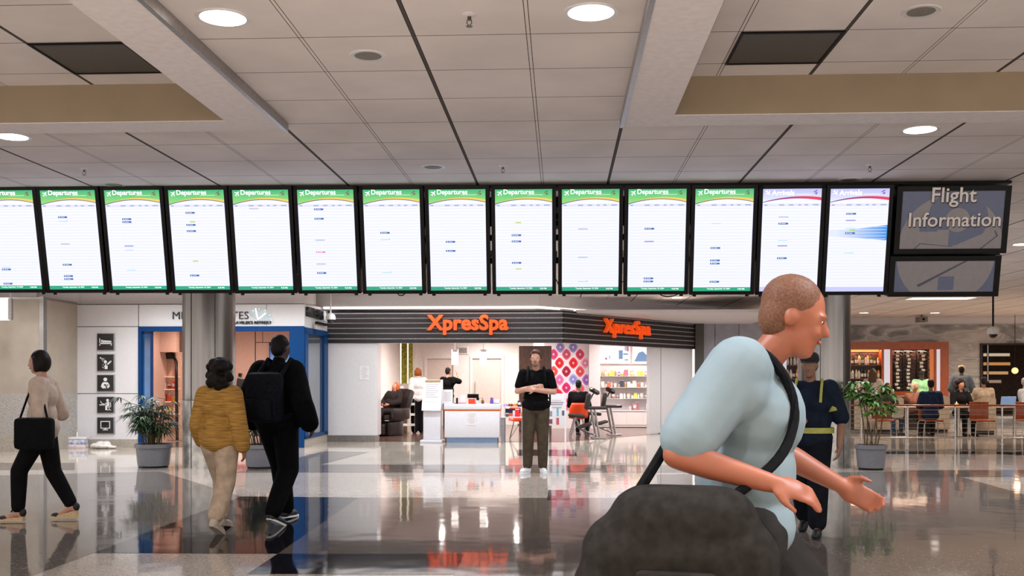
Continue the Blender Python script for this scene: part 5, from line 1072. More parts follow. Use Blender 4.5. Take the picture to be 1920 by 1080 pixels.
for lv in range(3):
    px = 1108.0; i = 0
    while px < 1214:
        c_ = palette[lv][i % 9]; k = kinds[(i * 7 + lv * 3) % 4]; sc = rr.uniform(.75, 1.15); x_ = XY(px, YW - .16)
        product(k, c_, (x_, YW - .16, SHZ[lv]), '%s %s on the %s glass shelf of the retail wall' % (names[c_], kn[k], LEVEL[lv]), 'products on the %s glass shelf' % LEVEL[lv], sc); px += rr.uniform(5.2, 7.6); i += 1
for px, k, c_, l in ((1190, 'box', '#b87a7a', 'dusty pink carton on the low cabinet'), (1194, 'bag', '#8f6a6a', 'mauve pouch on the low cabinet'), (1215, 'box', '#f0d0c8', 'powder pink carton on the low cabinet'), (1181, 'jar', '#e8b8a8', 'apricot jar on the low cabinet')): product(k, c_, (XY(px, YW - .2), YW - .2, zc), l, None, 1.2)
# --- massage chairs (side on, face cradle to the right)
PAD = M('massage_pad', '#211a19', .35, noise=.08); PADE = M('pad_edge', '#9a6a40', .5); ALU = M('massage_frame', '#aaa4a2', .3, .8)
def massage_chair(loc, rz, label, first=[]):
    if first: return dup(first[0], loc, rz, label, 'black massage chairs')
    t = thing('massage_chair', label, 'massage chair', loc, rz, 'black massage chairs')
    def pad(nm, c, sx, sy, sz, ang): m = MB(); m.box(-sx, sx, -sy, sy, -sz, sz, bev=min(sx, sy, sz) * .8, mx=Matrix.Translation(c) @ Matrix.Rotation(R(ang), 4, 'Y')); return m.build(nm, PAD, t)
    pad('seat', (-.40, 0, .53), .19, .16, .04, 4); pad('chest_pad', (-.14, 0, .86), .055, .14, .19, 10); pad('arm_rest', (.06, 0, .71), .24, .13, .035, 0)
    for sy in (-.17, .17): pad('knee_pad', (-.22, sy, .30), .17, .08, .03, -16)
    m = MB(); m.lathe([(.06, -.03), (.09, -.035), (.125, 0), (.09, .035), (.06, .03)], seg=20, caps=False, mx=Matrix.Translation((.02, 0, 1.1)) @ Matrix.Rotation(R(28), 4, 'Y') @ Matrix.Diagonal((1.15, 1, 1.5, 1))); m.build('face_cradle', PAD, t)
    m = MB(); m.tube([(-.1, 0, .86), (-.02, 0, 1.02), (.02, 0, 1.07)], .016, 8); m.tube([(-.12, 0, .7), (.1, 0, .69)], .016, 8); m.build('support_arm', PAD, t)
    for sy in (-.13, .13): m = MB(); m.tube([(-.06, sy, .68), (.06, sy, .03)], .02, 8); m.tube([(.02, sy, .68), (.14, sy, .03)], .016, 8); m.build('front_leg', ALU, t); m = MB(); m.tube([(-.42, sy, .5), (-.55, sy, .03)], .016, 8); m.build('rear_leg', ALU, t)
    m = MB(); m.tube([(.08, 0, .06), (-.32, 0, .22), (-.42, 0, .5)], .022, 8); m.build('spine_rail', ALU, t); m = MB(); m.box(-.06, .28, -.19, -.1, 0, .03, bev=.008); m.build('foot_bar', ALU, t); m = MB(); m.box(-.06, .28, .1, .19, 0, .03, bev=.008); m.build('foot_bar', ALU, t)
    first.append(t); return t
massage_chair(atd(1113, 23.8), R(3), 'nearer black massage chair with face cradle and chrome legs'); massage_chair(atd(1143, 25.2), R(3), 'farther black massage chair next to the low white cabinet')
# --- spa recliner, guest, trolley
LEA = M('recliner_leather', '#241c1a', .3, noise=.08); RP = atd(729, 25.0)
t = thing('spa_recliner', 'dark leather spa recliner chair at the left of the shop', 'recliner', RP, R(-28))
for nm, b_ in (('seat', (-.3, .3, -.42, .3, .36, .52)), ('base', (-.24, .24, -.3, .3, 0, .36))): m = MB(); m.box(*b_, bev=.05); m.build(nm, LEA, t)
m = MB(); m.box(-.32, .32, -.09, .09, 0, .72, bev=.06, mx=Matrix.Translation((0, .3, .45)) @ Matrix.Rotation(R(-24), 4, 'X')); m.build('backrest', LEA, t); m = MB(); m.box(-.22, .22, -.07, .07, 0, .2, bev=.05, mx=Matrix.Translation((0, .5, .95)) @ Matrix.Rotation(R(-24), 4, 'X')); m.build('headrest', LEA, t)
for sx in (-1, 1): m = MB(); m.box(sx * .36 - .06, sx * .36 + .06, -.35, .32, .40, .68, bev=.04); m.build('armrest', LEA, t)
m = MB(); m.tube([(-.3, -.4, .38), (0, -.48, .38), (.3, -.4, .38)], .012, 6); m.build('chrome_edge', CHROME, t)
m = MB(); m.box(-.2, .2, -.5, -.38, .05, .3, bev=.03, mx=Matrix.Rotation(R(0), 4, 'X')); m.build('leg_rest', LEA, t)
seated('guest with copper hair lying back under a dark robe in the leather recliner', (RP[0], RP[1], .10), R(-28), '#d9866a', '#2c2624', '#2a2523', dict(col='#a4562c', style='bob'), seat=.40, female=True, ov=dict(che=(0, .12, .82), nec=(0, .24, .95), hed=(0, .27, 1.09), wai=(0, .03, .64), shL=(.16, .22, .92), shR=(-.16, .22, .92), elL=(.24, .1, .72), elR=(-.24, .1, .72), wrL=(.1, -.12, .66), wrR=(-.1, -.12, .66), knL=(.1, -.40, .5), knR=(-.1, -.40, .5), anL=(.09, -.62, .25), anR=(-.09, -.62, .25)), look=(0, -14), topname='robe')
TP = atd(762, 25.9); t = thing('tool_trolley', 'chrome trolley with trays beside the leather recliner', 'trolley', TP, R(10))
for sx in (-.2, .2):
    for sy in (-.15, .15): m = MB(); m.tube([(sx, sy, .04), (sx, sy, .86)], .011, 6); m.build('post', CHROME, t)
for z in (.2, .46, .72): m = MB(); m.box(-.21, .21, -.16, .16, z, z + .02); m.box(-.21, .21, -.165, -.155, z, z + .06); m.build('tray', CHROME, t)
for i, (x_, z_, c_, k, l) in enumerate(((-.1, .74, '#d9c9a8', 'bottle', 'tan bottle on the top tray of the chrome trolley'), (.05, .74, '#c8c4c0', 'box', 'pale grey carton on the top tray of the chrome trolley'), (.0, .48, '#d8cfc8', 'jar', 'pale jar on the middle tray of the chrome trolley'))): product(k, c_, (TP[0] + x_, TP[1], z_), l, None)
FTP = atd(751, 26.4); t = thing('towel_warmer', 'pale cabinet with a monitor sheet behind the recliner', 'cabinet', FTP); m = MB(); m.box(-.22, .2, -.2, .2, 0, .84, bev=.01); m.build('body', M('warmer_beige', '#c9b49a', .5), t); m = MB(); m.box(-.16, .1, -.21, -.15, .86, 1.2, bev=.01); m.build('sign_sheet', PAPER, t); m = MB(); m.box(-.06, .0, -.17, -.13, .84, .87); m.build('sheet_foot', WIRE, t)
# ------------------------------------------------------------------ lounge: lettering, pictograms, corner sign, fridge
BLK = M('letter_black', '#17171a', .4)
def letters(body, px0, px1, pybase, Yp, lab, h=None, offset=0.0, thick=.015, mat=BLK, spacing=1.0):
    a, b = PY(px0, pybase, Yp), PY(px1, pybase, Yp); me = text_mesh(body, width=b.x - a.x, height=h, extrude=thick, offset=offset, spacing=spacing); me.materials.append(mat)
    o = bpy.data.objects.new('sign_lettering', me); COL.objects.link(o); o.location = (a.x, Yp, a.z); tag(o, lab, 'sign lettering'); return o
letters('MINUTE SUITES', 324, 466, 598.5, YM - .018, 'thin black lettering over the lounge entrance, partly behind the left column', h=PY(400, 584.5, YM).z - PY(400, 598.5, YM).z, offset=-.008)
letters("A TRAVELER'S RETREAT", 425, 509, 607.5, YM - .018, 'small bold black lettering in the line below the thin lounge lettering', h=PY(400, 602, YM).z - PY(400, 607.5, YM).z, offset=.02)
# half clock
p = PY(486, 602, YM - .01); CLK = M('clock_disc', '#c3ced4', .4, noise=.12, scale=3); CLW = M('clock_white', '#f2f6f8', .4, emit=.3)
t = thing('clock_emblem', 'pale half clock emblem at the end of the lounge lettering', 'emblem', (p.x, YM - .006, p.z)); rC = 25.5 * YM / FPX
m = MB(); m.prism([(rC * math.cos(R(a)), 0, rC * math.sin(R(a))) for a in range(0, 151, 10)] + [(0, 0, 0)], (0, -.006, 0)); m.build('disc', CLK, t, smooth=False)
m = MB()
for a in (0, 30, 60, 90, 120, 150):
    c_, s_ = math.cos(R(a)), math.sin(R(a)); m.prism([(rC * r_ * c_ - q * s_, -.007, rC * r_ * s_ + q * c_) for r_, q in ((.84, -.008), (.97, -.01), (.97, .01), (.84, .008))], (0, -.004, 0))
for a, L_ in ((102, .86), (38, .78)):
    c_, s_ = math.cos(R(a)), math.sin(R(a)); ox, oz = -.1 * rC, .12 * rC; m.prism([(ox + rC * r_ * c_ - q * s_, -.007, oz + rC * r_ * s_ + q * c_) for r_, q in ((0, -.012), (L_, -.018), (L_, .018), (0, .012))], (0, -.005, 0))
m.build('hands', CLW, t, smooth=False)
# corner sign lettering
ang = math.atan2(dv.y, dv.x); zc0 = ZD + .22
for body, t0, w_, h_, z_, lab, off in (('MINUTE SUITES', .04, .66, .20, ZD + .20, 'black lettering on the angled corner panel beside the spa', .0), ("A TRAVELER'S RETREAT", .42, .5, .055, ZD + .09, 'tiny black lettering below the corner panel lettering', .015)):
    me = text_mesh(body, width=w_ * dv.length, height=h_, extrude=.03, offset=off); me.materials.append(BLK); o = bpy.data.objects.new('sign_lettering', me); COL.objects.link(o); o.location = cpt(t0, z_, .035); o.rotation_euler = (0, 0, ang); tag(o, lab, 'sign lettering')
q = cpt(.82, ZD + .2, .01); t = thing('clock_emblem', 'pale half clock emblem on the angled corner panel', 'emblem', q, ang); m = MB(); m.prism([(.22 * math.cos(R(a)), 0, .22 * math.sin(R(a))) for a in range(0, 151, 10)] + [(0, 0, 0)], (0, -.008, 0)); m.build('disc', CLK, t, smooth=False); m = MB(); m.prism([(-.02, -.009, .02), (.0, -.009, .02), (-.03, -.009, .19), (-.05, -.009, .19)], (0, -.004, 0)); m.build('hands', CLW, t, smooth=False)
# pictogram signs
PB = M('pictogram_black', '#141416', .35); PWH = M('pictogram_white', '#e2e0e0', .5, noise=0); PSD = M('sign_plate_grey', '#8d8a8d', .4)
def pictogram(py0, py1, lab, shapes):
    a, b = PY(184, py1, YM), PY(214, py0, YM); w_, h = b.x - a.x, b.z - a.z; t = thing('pictogram_sign', lab, 'sign', ((a.x + b.x) / 2, YM, a.z), group='black pictogram signs on the white wall')
    m = MB(); m.box(-w_ / 2 - .012, w_ / 2 + .02, -.03, 0, -.016, h + .012, bev=.006); m.build('back_plate', PSD, t); m = MB(); m.box(-w_ / 2, w_ / 2, -.036, -.03, 0, h); m.build('face', PB, t, smooth=False)
    m = MB(); X = lambda u: (u - .5) * w_; Zp = lambda v: (1 - v) * h; y = -.0375
    for s_ in shapes:
        m.mat(s_[1] if s_[0] == 'x' else 0); k = s_[0]; d_ = s_[2:] if k == 'x' else s_[1:]
        if k == 'x': k, d_ = d_[0], d_[1:]; yy = y - .0012
        else: yy = y
        if k == 'r': u0, v0, u1, v1 = d_; m.quad((X(u0), yy, Zp(v1)), (X(u1), yy, Zp(v1)), (X(u1), yy, Zp(v0)), (X(u0), yy, Zp(v0)))
        if k == 'o': u, v, r_ = d_; m.poly([(X(u + r_ * math.cos(q * .3927)), yy, Zp(v + r_ * math.sin(q * .3927))) for q in range(16)])
        if k == 'l':
            pts, r_ = d_
            for q in range(len(pts) - 1):
                (u0, v0), (u1, v1) = pts[q], pts[q + 1]; L_ = math.hypot(u1 - u0, v1 - v0) or 1; nu, nv = -(v1 - v0) / L_ * r_, (u1 - u0) / L_ * r_
                m.poly([(X(u0 + nu), yy, Zp(v0 + nv)), (X(u1 + nu), yy, Zp(v1 + nv)), (X(u1 - nu), yy, Zp(v1 - nv)), (X(u0 - nu), yy, Zp(v0 - nv))])
                m.poly([(X(u1 + r_ * math.cos(q2 * .785)), yy, Zp(v1 + r_ * math.sin(q2 * .785))) for q2 in range(8)]); m.poly([(X(u0 + r_ * math.cos(q2 * .785)), yy, Zp(v0 + r_ * math.sin(q2 * .785))) for q2 in range(8)])
        if k == 'p': m.poly([(X(u), yy, Zp(v)) for u, v in d_[0]])
    m.build('pictogram', [PWH, PB], t, smooth=False)
pictogram(626, 656, 'square black sign with a figure lying in a bed', [('r', .12, .28, .18, .74), ('r', .12, .56, .92, .64), ('r', .84, .56, .9, .74), ('o', .28, .42, .055), ('p', ((.34, .40), (.88, .44), (.88, .54), (.24, .54), (.24, .48), (.34, .48)))])
pictogram(665, 695, 'square black sign with a figure under a shower', [('o', .2, .2, .05), ('l', ((.26, .26), (.34, .44)), .012), ('l', ((.28, .23), (.42, .36)), .012), ('l', ((.3, .22), (.46, .28)), .012), ('o', .5, .45, .1), ('l', ((.44, .62), (.34, .72), (.42, .84)), .055), ('p', ((.38, .58), (.64, .58), (.64, .9), (.4, .9))), ('l', ((.6, .64), (.84, .42)), .05)])
pictogram(703.5, 733, 'square black sign with a figure nursing a baby', [('o', .5, .27, .12), ('p', ((.36, .44), (.64, .44), (.74, .56), (.78, .72), (.68, .82), (.34, .84), (.22, .72), (.28, .54))), ('x', 1, 'o', .48, .62, .06), ('x', 1, 'l', ((.54, .66), (.66, .62)), .03), ('x', 1, 'p', ((.48, .72), (.62, .7), (.62, .82), (.56, .82)))])
pictogram(744.5, 773.5, 'square black sign with a figure working at a desk', [('o', .64, .2, .085), ('p', ((.58, .3), (.74, .3), (.76, .56), (.62, .6), (.62, .84), (.5, .84), (.5, .56), (.58, .52))), ('l', ((.6, .38), (.48, .46), (.3, .44)), .035), ('r', .12, .47, .52, .53), ('l', ((.3, .45), (.2, .26)), .018), ('l', ((.82, .34), (.84, .62), (.66, .64)), .022), ('l', ((.74, .64), (.74, .8), (.64, .84)), .02), ('l', ((.74, .8), (.84, .84)), .02)])
pictogram(783, 812, 'square black sign with a monitor and wireless waves', [('r', .2, .22, .8, .70), ('x', 1, 'r', .25, .27, .75, .65), ('r', .45, .70, .55, .78), ('r', .34, .76, .66, .81), ('x', 0, 'l', ((.33, .42), (.42, .35), (.58, .35), (.67, .42)), .018), ('x', 0, 'l', ((.40, .48), (.46, .43), (.54, .43), (.6, .48)), .018), ('x', 0, 'o', .5, .55, .035)])
# litter by the wall
pk = F(151, 839); t = thing('carton', 'blue and white carton left on the floor by the pictogram wall', 'carton', (pk.x, pk.y - .1, 0), R(8))
m = MB(); m.box(-.17, .17, -.1, .1, 0, .07, bev=.005); m.build('lower_tray', M('carton_pink', '#d9c6c4', .6), t); m = MB(); m.box(-.17, .16, -.09, .09, .07, .17, bev=.006); m.build('box', M('carton_blue', '#3a5aa0', .5, noise=.4, scale=9, col2='#d8d8de'), t); m = MB(); m.box(-.18, .18, -.1, .1, .17, .22, bev=.01); m.build('lid', M('carton_white', '#d6d2d0', .6), t)
bl = [('e', Vector((x_, y_, z_)), Vector((a_, 0, 0)), Vector((0, b_, 0)), Vector((0, 0, c_))) for x_, y_, z_, a_, b_, c_ in ((0, 0, .05, .2, .12, .055), (-.14, .02, .05, .12, .1, .06), (.08, .0, .09, .09, .08, .06), (-.05, .03, .08, .1, .08, .07), (.2, 0, .03, .1, .07, .03))]
me = blob(bl, .012, 3); me.materials.append(M('plastic_bag', '#d3ccc6', .25, noise=.06, bump=1.0, scale=18)); o = bpy.data.objects.new('plastic_bag', me); COL.objects.link(o); q = F(192, 841); o.location = (q.x, q.y, 0); tag(o, 'crumpled white plastic bag on the floor beside the carton', 'plastic bag')
# lit sign at far left
a = P(6, 580, 18.7); t = thing('light_box', 'glowing white light box sign cut by the left edge of the photo', 'light box', (a.x, a.y, a.z)); m = MB(); m.box(-.5, .105, -.05, .05, -.2, .21, bev=.008); m.build('lit_face', M('lightbox_glow', '#f6f3ee', emit=1.3), t); m = MB(); m.box(.105, .17, -.03, .03, -.19, .2); m.build('bracket', MET, t); m = MB(); m.cyl((.14, 0, .2), (.14, 0, CEIL - a.z), .012); m.build('drop_rod', MET, t)
# lounge fridge, TV, terminal
FR = M('fridge_black', '#17120f', .3); x0, x1 = XY(284, 22.3), XY(329, 22.3)
t = thing('drinks_fridge', 'open drinks fridge with black curved frame inside the lounge', 'fridge', ((x0 + x1) / 2, 22.6, 0)); hw = (x1 - x0) / 2; zt = zz(659, 22.3, 300)
m = MB(); m.box(-hw, hw, .05, .5, 0, zt, bev=.02); m.build('body', M('fridge_inner', '#e0b8a0', .5), t); m = MB(); m.tube([(-hw + .02, -.02, zt - .1), (hw * .3, -.03, zt - .03), (hw * .72, -.06, zt - .22), (hw * .86, -.14, zt - .7), (hw * .98, -.2, .35), (hw, -.2, .02)], .035, 8); m.box(-hw, hw * .5, -.02, .06, zt - .16, zt - .02, bev=.02); m.build('frame', FR, t)
SH = M('fridge_shelf', '#f0d8c8', .4, emit=.25)
for k in range(5): m = MB(); m.box(-hw + .03, hw * .85, -.12, .05, .3 + k * .28, .32 + k * .28); m.build('shelf', SH, t)
for k in range(4):
    for j in range(4):
        c_, nm = (('#d9502a', 'orange red'), ('#e8d8c8', 'pale'), ('#e0b020', 'yellow'), ('#8a2a1a', 'dark red'), ('#f0e0d0', 'cream'))[(k * 3 + j * 2) % 5]; product(('box', 'bottle', 'jar')[(k + j) % 3], c_, ((x0 + x1) / 2 - hw + .08 + j * hw * .42, 22.55, .32 + k * .28), '%s drink or snack on the lounge fridge shelf number %d from below' % (nm, k + 1), 'goods in the lounge fridge', 1.1)
p = PY(531, 668, 23.2); t = thing('wall_screen', 'wall screen with a blue picture inside the lounge', 'screen', (p.x, 23.22, p.z)); m = MB(); m.box(-.32, .2, -.04, .04, -.3, .32, bev=.008); m.build('bezel', BEZ, t); m = MB(); m.box(-.30, .18, -.045, -.041, -.28, .24); m.build('picture', grad_emit('tv_blue', '#9fc0e8', '#1f5fb0', 2, -.25, .1, .8), t, smooth=False)
p = PY(455, 723, 22.9); t = thing('check_in_terminal', 'small dark terminal on the lounge wall by the right door post', 'terminal', (p.x, 22.95, p.z)); m = MB(); m.box(-.16, .2, -.03, .03, -.15, .15, bev=.01, mx=Matrix.Rotation(R(8), 4, 'Y')); m.build('screen', M('terminal_grey', '#2c2f36', .3), t); m = MB(); m.box(-.03, .03, .03, .34, -.03, .03); m.build('arm', RAIL, t)
p = PY(450, 703, 23.27); t = thing('wall_sensor', 'tiny dark box on the pink lounge wall', 'sensor', (p.x, 23.27, p.z)); m = MB(); m.box(-.035, .035, -.02, .03, -.04, .04, bev=.005); m.build('body', FR, t); m = MB(); m.box(-.01, .01, -.024, -.02, -.01, .01); m.build('eye', BEZ, t)
p = PY(449, 790, 22.6); t = thing('snack_shelf', 'low shelf with red packets inside the lounge', 'shelf', (p.x, 22.7, 0)); m = MB(); m.box(-.35, .9, -.2, .2, 0, .5, bev=.01); m.build('cabinet', PINKW, t)
for j in range(6): product('bag', '#b8202a', (p.x - .28 + j * .11, 22.6, .5), 'red snack packet on the low lounge shelf', 'red snack packets', .9)
# ------------------------------------------------------------------ restaurant: back bar, dark panel, bar counter
CHERRY = M('cherry_wood', '#a8501c', .35, noise=.2, scale=7, stretch=(6, 6, .7), col2='#8a3c12'); DKB = M('bar_dark', '#2a1a14', .5, noise=.2); PANW = M('lit_panel', '#e6dce2', emit=.72); COPL = M('lit_copper', '#e8824a', emit=.55)
Yc = YR - .35; PX = lambda p: XY(p, Yc); zt, zb = zz(641, Yc, 1700), zz(750, Yc, 1700); zi, zlo = zz(655, Yc, 1700), zz(733, Yc, 1700)
t = thing('back_bar_cabinet', 'orange wood framed back bar with lit bottle shelves and wine rack', 'cabinet', (0, Yc, 0))
m = MB(); m.box(PX(1452), PX(1779), 0, .34, zi, zt); m.box(PX(1452), PX(1779), 0, .34, 0, zlo - .02)
for p0, p1 in ((1452, 1468), (1653, 1657.5), (1669.5, 1673), (1752, 1756), (1763.5, 1779)): m.box(PX(p0), PX(p1), 0, .34, zlo - .02, zi)
m.build('frame', CHERRY, t, smooth=False)
m = MB(); m.box(PX(1476), PX(1653), .28, .33, zlo, zi); m.box(PX(1673), PX(1745), .28, .33, zlo, zi); m.build('back_panel', M('bar_back', '#4a2418', .4, noise=.3, scale=3, col2='#241210'), t, smooth=False)
for p0, p1 in ((1468, 1475), (1658, 1669), (1756.5, 1763)): m = MB(); m.box(PX(p0), PX(p1), .01, .05, zlo, zi); m.build('light_panel', PANW, t, smooth=False)
m = MB(); m.box(PX(1745), PX(1752), .05, .1, zlo, zi); m.build('copper_panel', COPL, t, smooth=False)
BSZ = [zlo + .02, zlo + (zi - zlo) * .30, zlo + (zi - zlo) * .63]
for z in BSZ: m = MB(); m.box(PX(1476), PX(1653), .03, .28, z - .02, z); m.build('shelf', M('bar_shelf', '#7a3a1c', .3), t, smooth=False)
m = MB(); m.box(PX(1476), PX(1653), .24, .27, zlo + .02, zlo + .10); m.build('glow_strip', M('amber_glow', '#ff7a30', emit=1.6), t, smooth=False)
m = MB(); m.box(PX(1600), PX(1653), .24, .27, zi - .06, zi); m.build('glow_strip', M('amber_glow'), t, smooth=False)
lamp('back_bar_lamp', 'AREA', ((PX(1560) + PX(1653)) / 2, Yc + .16, zi - .02), 20, (1, .62, .4), 1.4, size_y=.12); lamp('back_bar_lamp', 'AREA', ((PX(1673) + PX(1745)) / 2, Yc + .14, zi - .02), 9, (1, .7, .5), 1.0, size_y=.1)
BOT = {}
def bottle(col, loc, label, group, lying=False, cap='#1c1512', lab='#d8cfc0'):
    key = (col, lying)
    if key not in BOT:
        t = thing('wine_bottle' if lying else 'spirit_bottle', label, 'bottle', loc, group=group); mx = Matrix.Rotation(R(90), 4, 'Y') if lying else Matrix()
        m = MB(); m.lathe([(.034, 0), (.038, .02), (.038, .17), (.03, .205), (.014, .235), (.013, .28)], seg=12, mx=mx); gb = m.build('glass', M('glass' + col, col, .12, noise=.05, coat=.3), t)
        m = MB(); m.lathe([(.0385, .05), (.0385, .14)], seg=12, caps=False, mx=mx); m.build('paper_label', M('label' + lab, lab, .6), gb); m = MB(); m.lathe([(.0145, .25), (.0145, .305)], seg=10, mx=mx); m.build('cap', M('cap' + cap, cap, .4), t)
        BOT[key] = t; return t
    return dup(BOT[key], loc, 0, label, group)
rr = random.Random(11); cn = {'#c98a4a': 'amber', '#e6d9cf': 'clear', '#6a3a1e': 'brown', '#3d4a2a': 'olive', '#b9c3cc': 'pale blue', '#2a1a18': 'dark', '#d8b878': 'gold'}
for lv, z in enumerate(BSZ):
    px = 1479.0
    while px < 1650:
        if not (1499 < px < 1590):
            c_ = rr.choice(list(cn) if lv else ['#c98a4a', '#b9c3cc', '#e6d9cf', '#d8b878', '#2a1a18']); x_ = PX(px); o = bottle(c_, (x_, Yc + rr.uniform(.1, .18), z), '%s spirit bottle on the %s back bar shelf' % (cn[c_], ('bottom', 'middle', 'top')[lv]), 'spirit bottles on the back bar'); s_ = rr.uniform(.9, 1.15); o.scale = (s_, s_, s_)
        px += rr.uniform(5.2, 6.6)
for col_ in range(3):
    for r_ in range(11):
        z = zlo + .05 + (zi - zlo - .1) * r_ / 10.6; x_ = PX((1676, 1697, 1723)[col_]); bottle(('#1c1614', '#20241a')[(r_ + col_) % 2], (x_ + rr.uniform(0, .06), Yc + .1, z + .03), '%s wine bottle lying in the %s column of the rack' % (('black', 'dark green')[(r_ + col_) % 2], ('left', 'middle', 'right')[col_]), 'wine bottles in the rack', True)
t = thing('wine_rack', 'dark pegged wine rack inside the back bar', 'rack', (0, Yc + .1, 0))
for p in (1675, 1688, 1696, 1709, 1722, 1742): m = MB(); m.box(PX(p) - .008, PX(p) + .008, .06, .1, zlo, zi); m.build('upright', RAIL, t, smooth=False)
# dark mirroring panel at the right, its reflections built as glowing strips
nx0, nx1 = XY(1842, YR - .06), XY(2010, YR - .06); z0, z1 = .3, zz(647, YR, 1880); t = thing('dark_bar_panel', 'dark panel with reflections built as glowing strips in the marble wall at the right', 'niche', (0, YR, 0))
m = MB(); m.box(nx0, nx1, -.03, -.005, z0, z1); m.build('back_panel', M('bar_panel_dark', '#1d1411', .8, noise=.2, spec=.1), t, smooth=False); m = MB(); [m.box(*b_) for b_ in ((nx0 - .05, nx0, -.07, 0, z0, z1 + .05), (nx1, nx1 + .05, -.07, 0, z0, z1 + .05), (nx0, nx1, -.07, 0, z1, z1 + .05))]; m.build('frame', DKB, t, smooth=False)
for k, (py, p1, c_, e_) in enumerate(((665, 1892, '#e8d2b4', .55), (682, 1893, '#d89a58', .55), (699, 1889, '#e0b070', .5), (715, 1876, '#8f8074', .2))):
    a, b = PY(1843, py + 3, YR), PY(p1, py - 2.5, YR); m = MB(); m.box(a.x, a.x + .09, -.05, -.03, a.z, b.z); m.build('reflection_strip', M('reflection_glow%d' % k, c_, emit=e_), t, smooth=False); m = MB(); m.box(a.x + .16, b.x, -.05, -.03, a.z, b.z); m.build('reflection_strip', M('reflection_glow%d' % k), t, smooth=False)
m = MB(); m.box(XY(1850, YR), XY(1851.5, YR), -.06, -.03, zz(715, YR, 1850), z1); m.build('upright', MET, t, smooth=False)
p = P(1903, 695, 29.2); t = thing('globe_lamp', 'small glowing globe lamp before the dark panel', 'lamp', p); m = MB(); m.ell((0, 0, 0), .09, .09, .09); m.build('globe', M('globe_glow', '#ffb070', emit=2.2), t); m = MB(); m.cyl((0, 0, .08), (0, 0, CEIL - p.z), .008); m.build('cord', RAIL, t)
lamp('globe_lamp_light', 'POINT', (p.x, p.y - .15, p.z), 4, (1, .6, .35), .08)
# bar counter in front of the cabinet
BARZ = P(1690, 742, 28.2).z; t = thing('bar_counter', 'dark bar counter with a thin pale top before the back bar', 'counter', (0, 28.2, 0)); bx0, bx1 = XY(1560, 28.2), XY(1776, 28.2)
m = MB(); m.box(bx0, bx1, 0, .6, BARZ - .04, BARZ, bev=.006); m.build('worktop', M('bar_top', '#7a6558', .3), t); m = MB(); m.box(bx0, bx1 - .05, .1, .55, 0, BARZ - .04); m.build('front_panel', DKB, t, smooth=False)
def glass(loc, lab):
    t = thing('wine_glass', lab, 'glass', loc, group='wine glasses on the bar'); m = MB(); m.lathe([(.002, .075), (.03, .1), (.036, .14), (.028, .18)], seg=14, caps=False); m.build('bowl', M('clear_glass', '#cfc4b8', .08, coat=.5, noise=0), t); m = MB(); m.lathe([(.03, 0), (.03, .004), (.004, .01), (.004, .078)], seg=12); m.build('stem', M('clear_glass'), t)
for px, l in ((1656, 'wine glass on the bar beside the seated guest'), (1674, 'wine glass on the bar by the candle')): q = P(px, 742, 28.3); glass((q.x, q.y, BARZ), l)
def candle(loc, lab):
    t = thing('candle_holder', lab, 'candle', loc, group='glowing candle holders'); m = MB(); m.lathe([(.035, 0), (.04, .08)], seg=16); m.build('holder', M('candle_glow', '#ffa040', emit=1.3), t); m = MB(); m.ell((0, 0, .1), .008, .008, .022, 8, 6); m.build('flame', M('flame', '#ffd890', emit=5), t)
q = P(1665, 742, 28.3); candle((q.x, q.y, BARZ), 'glowing candle on the bar counter between two glasses')
# --- railing
YL = 22.15; GZ = P(1750, 760, 22.4).z; gx0, gx1 = XY(1585, YL), XY(2010, YL)
t = thing('railing', 'restaurant railing with orange wooden handrail and steel cables', 'railing', (0, YL, 0)); RST = M('rail_steel', '#b5aea8', .3, .9)
m = MB(); m.box(gx0, gx1, -.035, .035, GZ - .005, GZ + .035, bev=.012); m.build('handrail', CHERRY, t)
for px in (1532, 1615, 1702, 1791, 1879, 1966): x_ = XY(px, YL); m = MB(); m.cyl((x_, 0, 0), (x_, 0, GZ), .02, seg=12); m.lathe([(.045, 0), (.045, .01)], (x_, 0, 0), 14); m.build('post', RST, t)
m = MB(); m.cyl((gx0, 0, .135), (gx1, 0, .135), .018); m.build('bottom_rail', RST, t)
for k in range(6): z = .25 + k * .095; m = MB(); m.cyl((gx0, 0, z), (gx1, 0, z), .0055, seg=6); m.build('cable', RST, t)
# --- chairs, tables, booth seats
def dining_chair(loc, rz, label, first=[]):
    if first: return dup(first[0], loc, rz, label, 'orange wooden dining chairs')
    t = thing('dining_chair', label, 'chair', loc, rz, 'orange wooden dining chairs')
    m = MB(); m.box(-.215, .215, .18, .205, .46, .86, bev=.01); m.build('backrest', CHERRY, t); m = MB(); m.box(-.21, .21, -.22, .2, .425, .455, bev=.012); m.build('seat', CHERRY, t)
    for sy, zt_ in ((.21, .44), (-.2, .425)): m = MB(); m.tube([(-.235, sy + .02, 0), (-.222, sy, zt_ - .06), (-.19, sy, zt_), (.19, sy, zt_), (.222, sy, zt_ - .06), (.235, sy + .02, 0)], .0125, 8); m.build('leg_frame', RST, t)
    first.append(t); return t
CH = [atd(1746, 23.3), atd(1842, 23.3), atd(1657, 23.4), atd(1929, 23.4)]
for c_, l in zip(CH, ('orange wooden dining chair carrying the man in navy', 'empty orange wooden dining chair below the man in beige', 'orange wooden dining chair behind the right potted plant', 'orange wooden dining chair at the right edge of the photo')): dining_chair(c_, R(180) if False else R(0), l)
TT = M('table_top_pale', '#b8a590', .35, noise=.08)
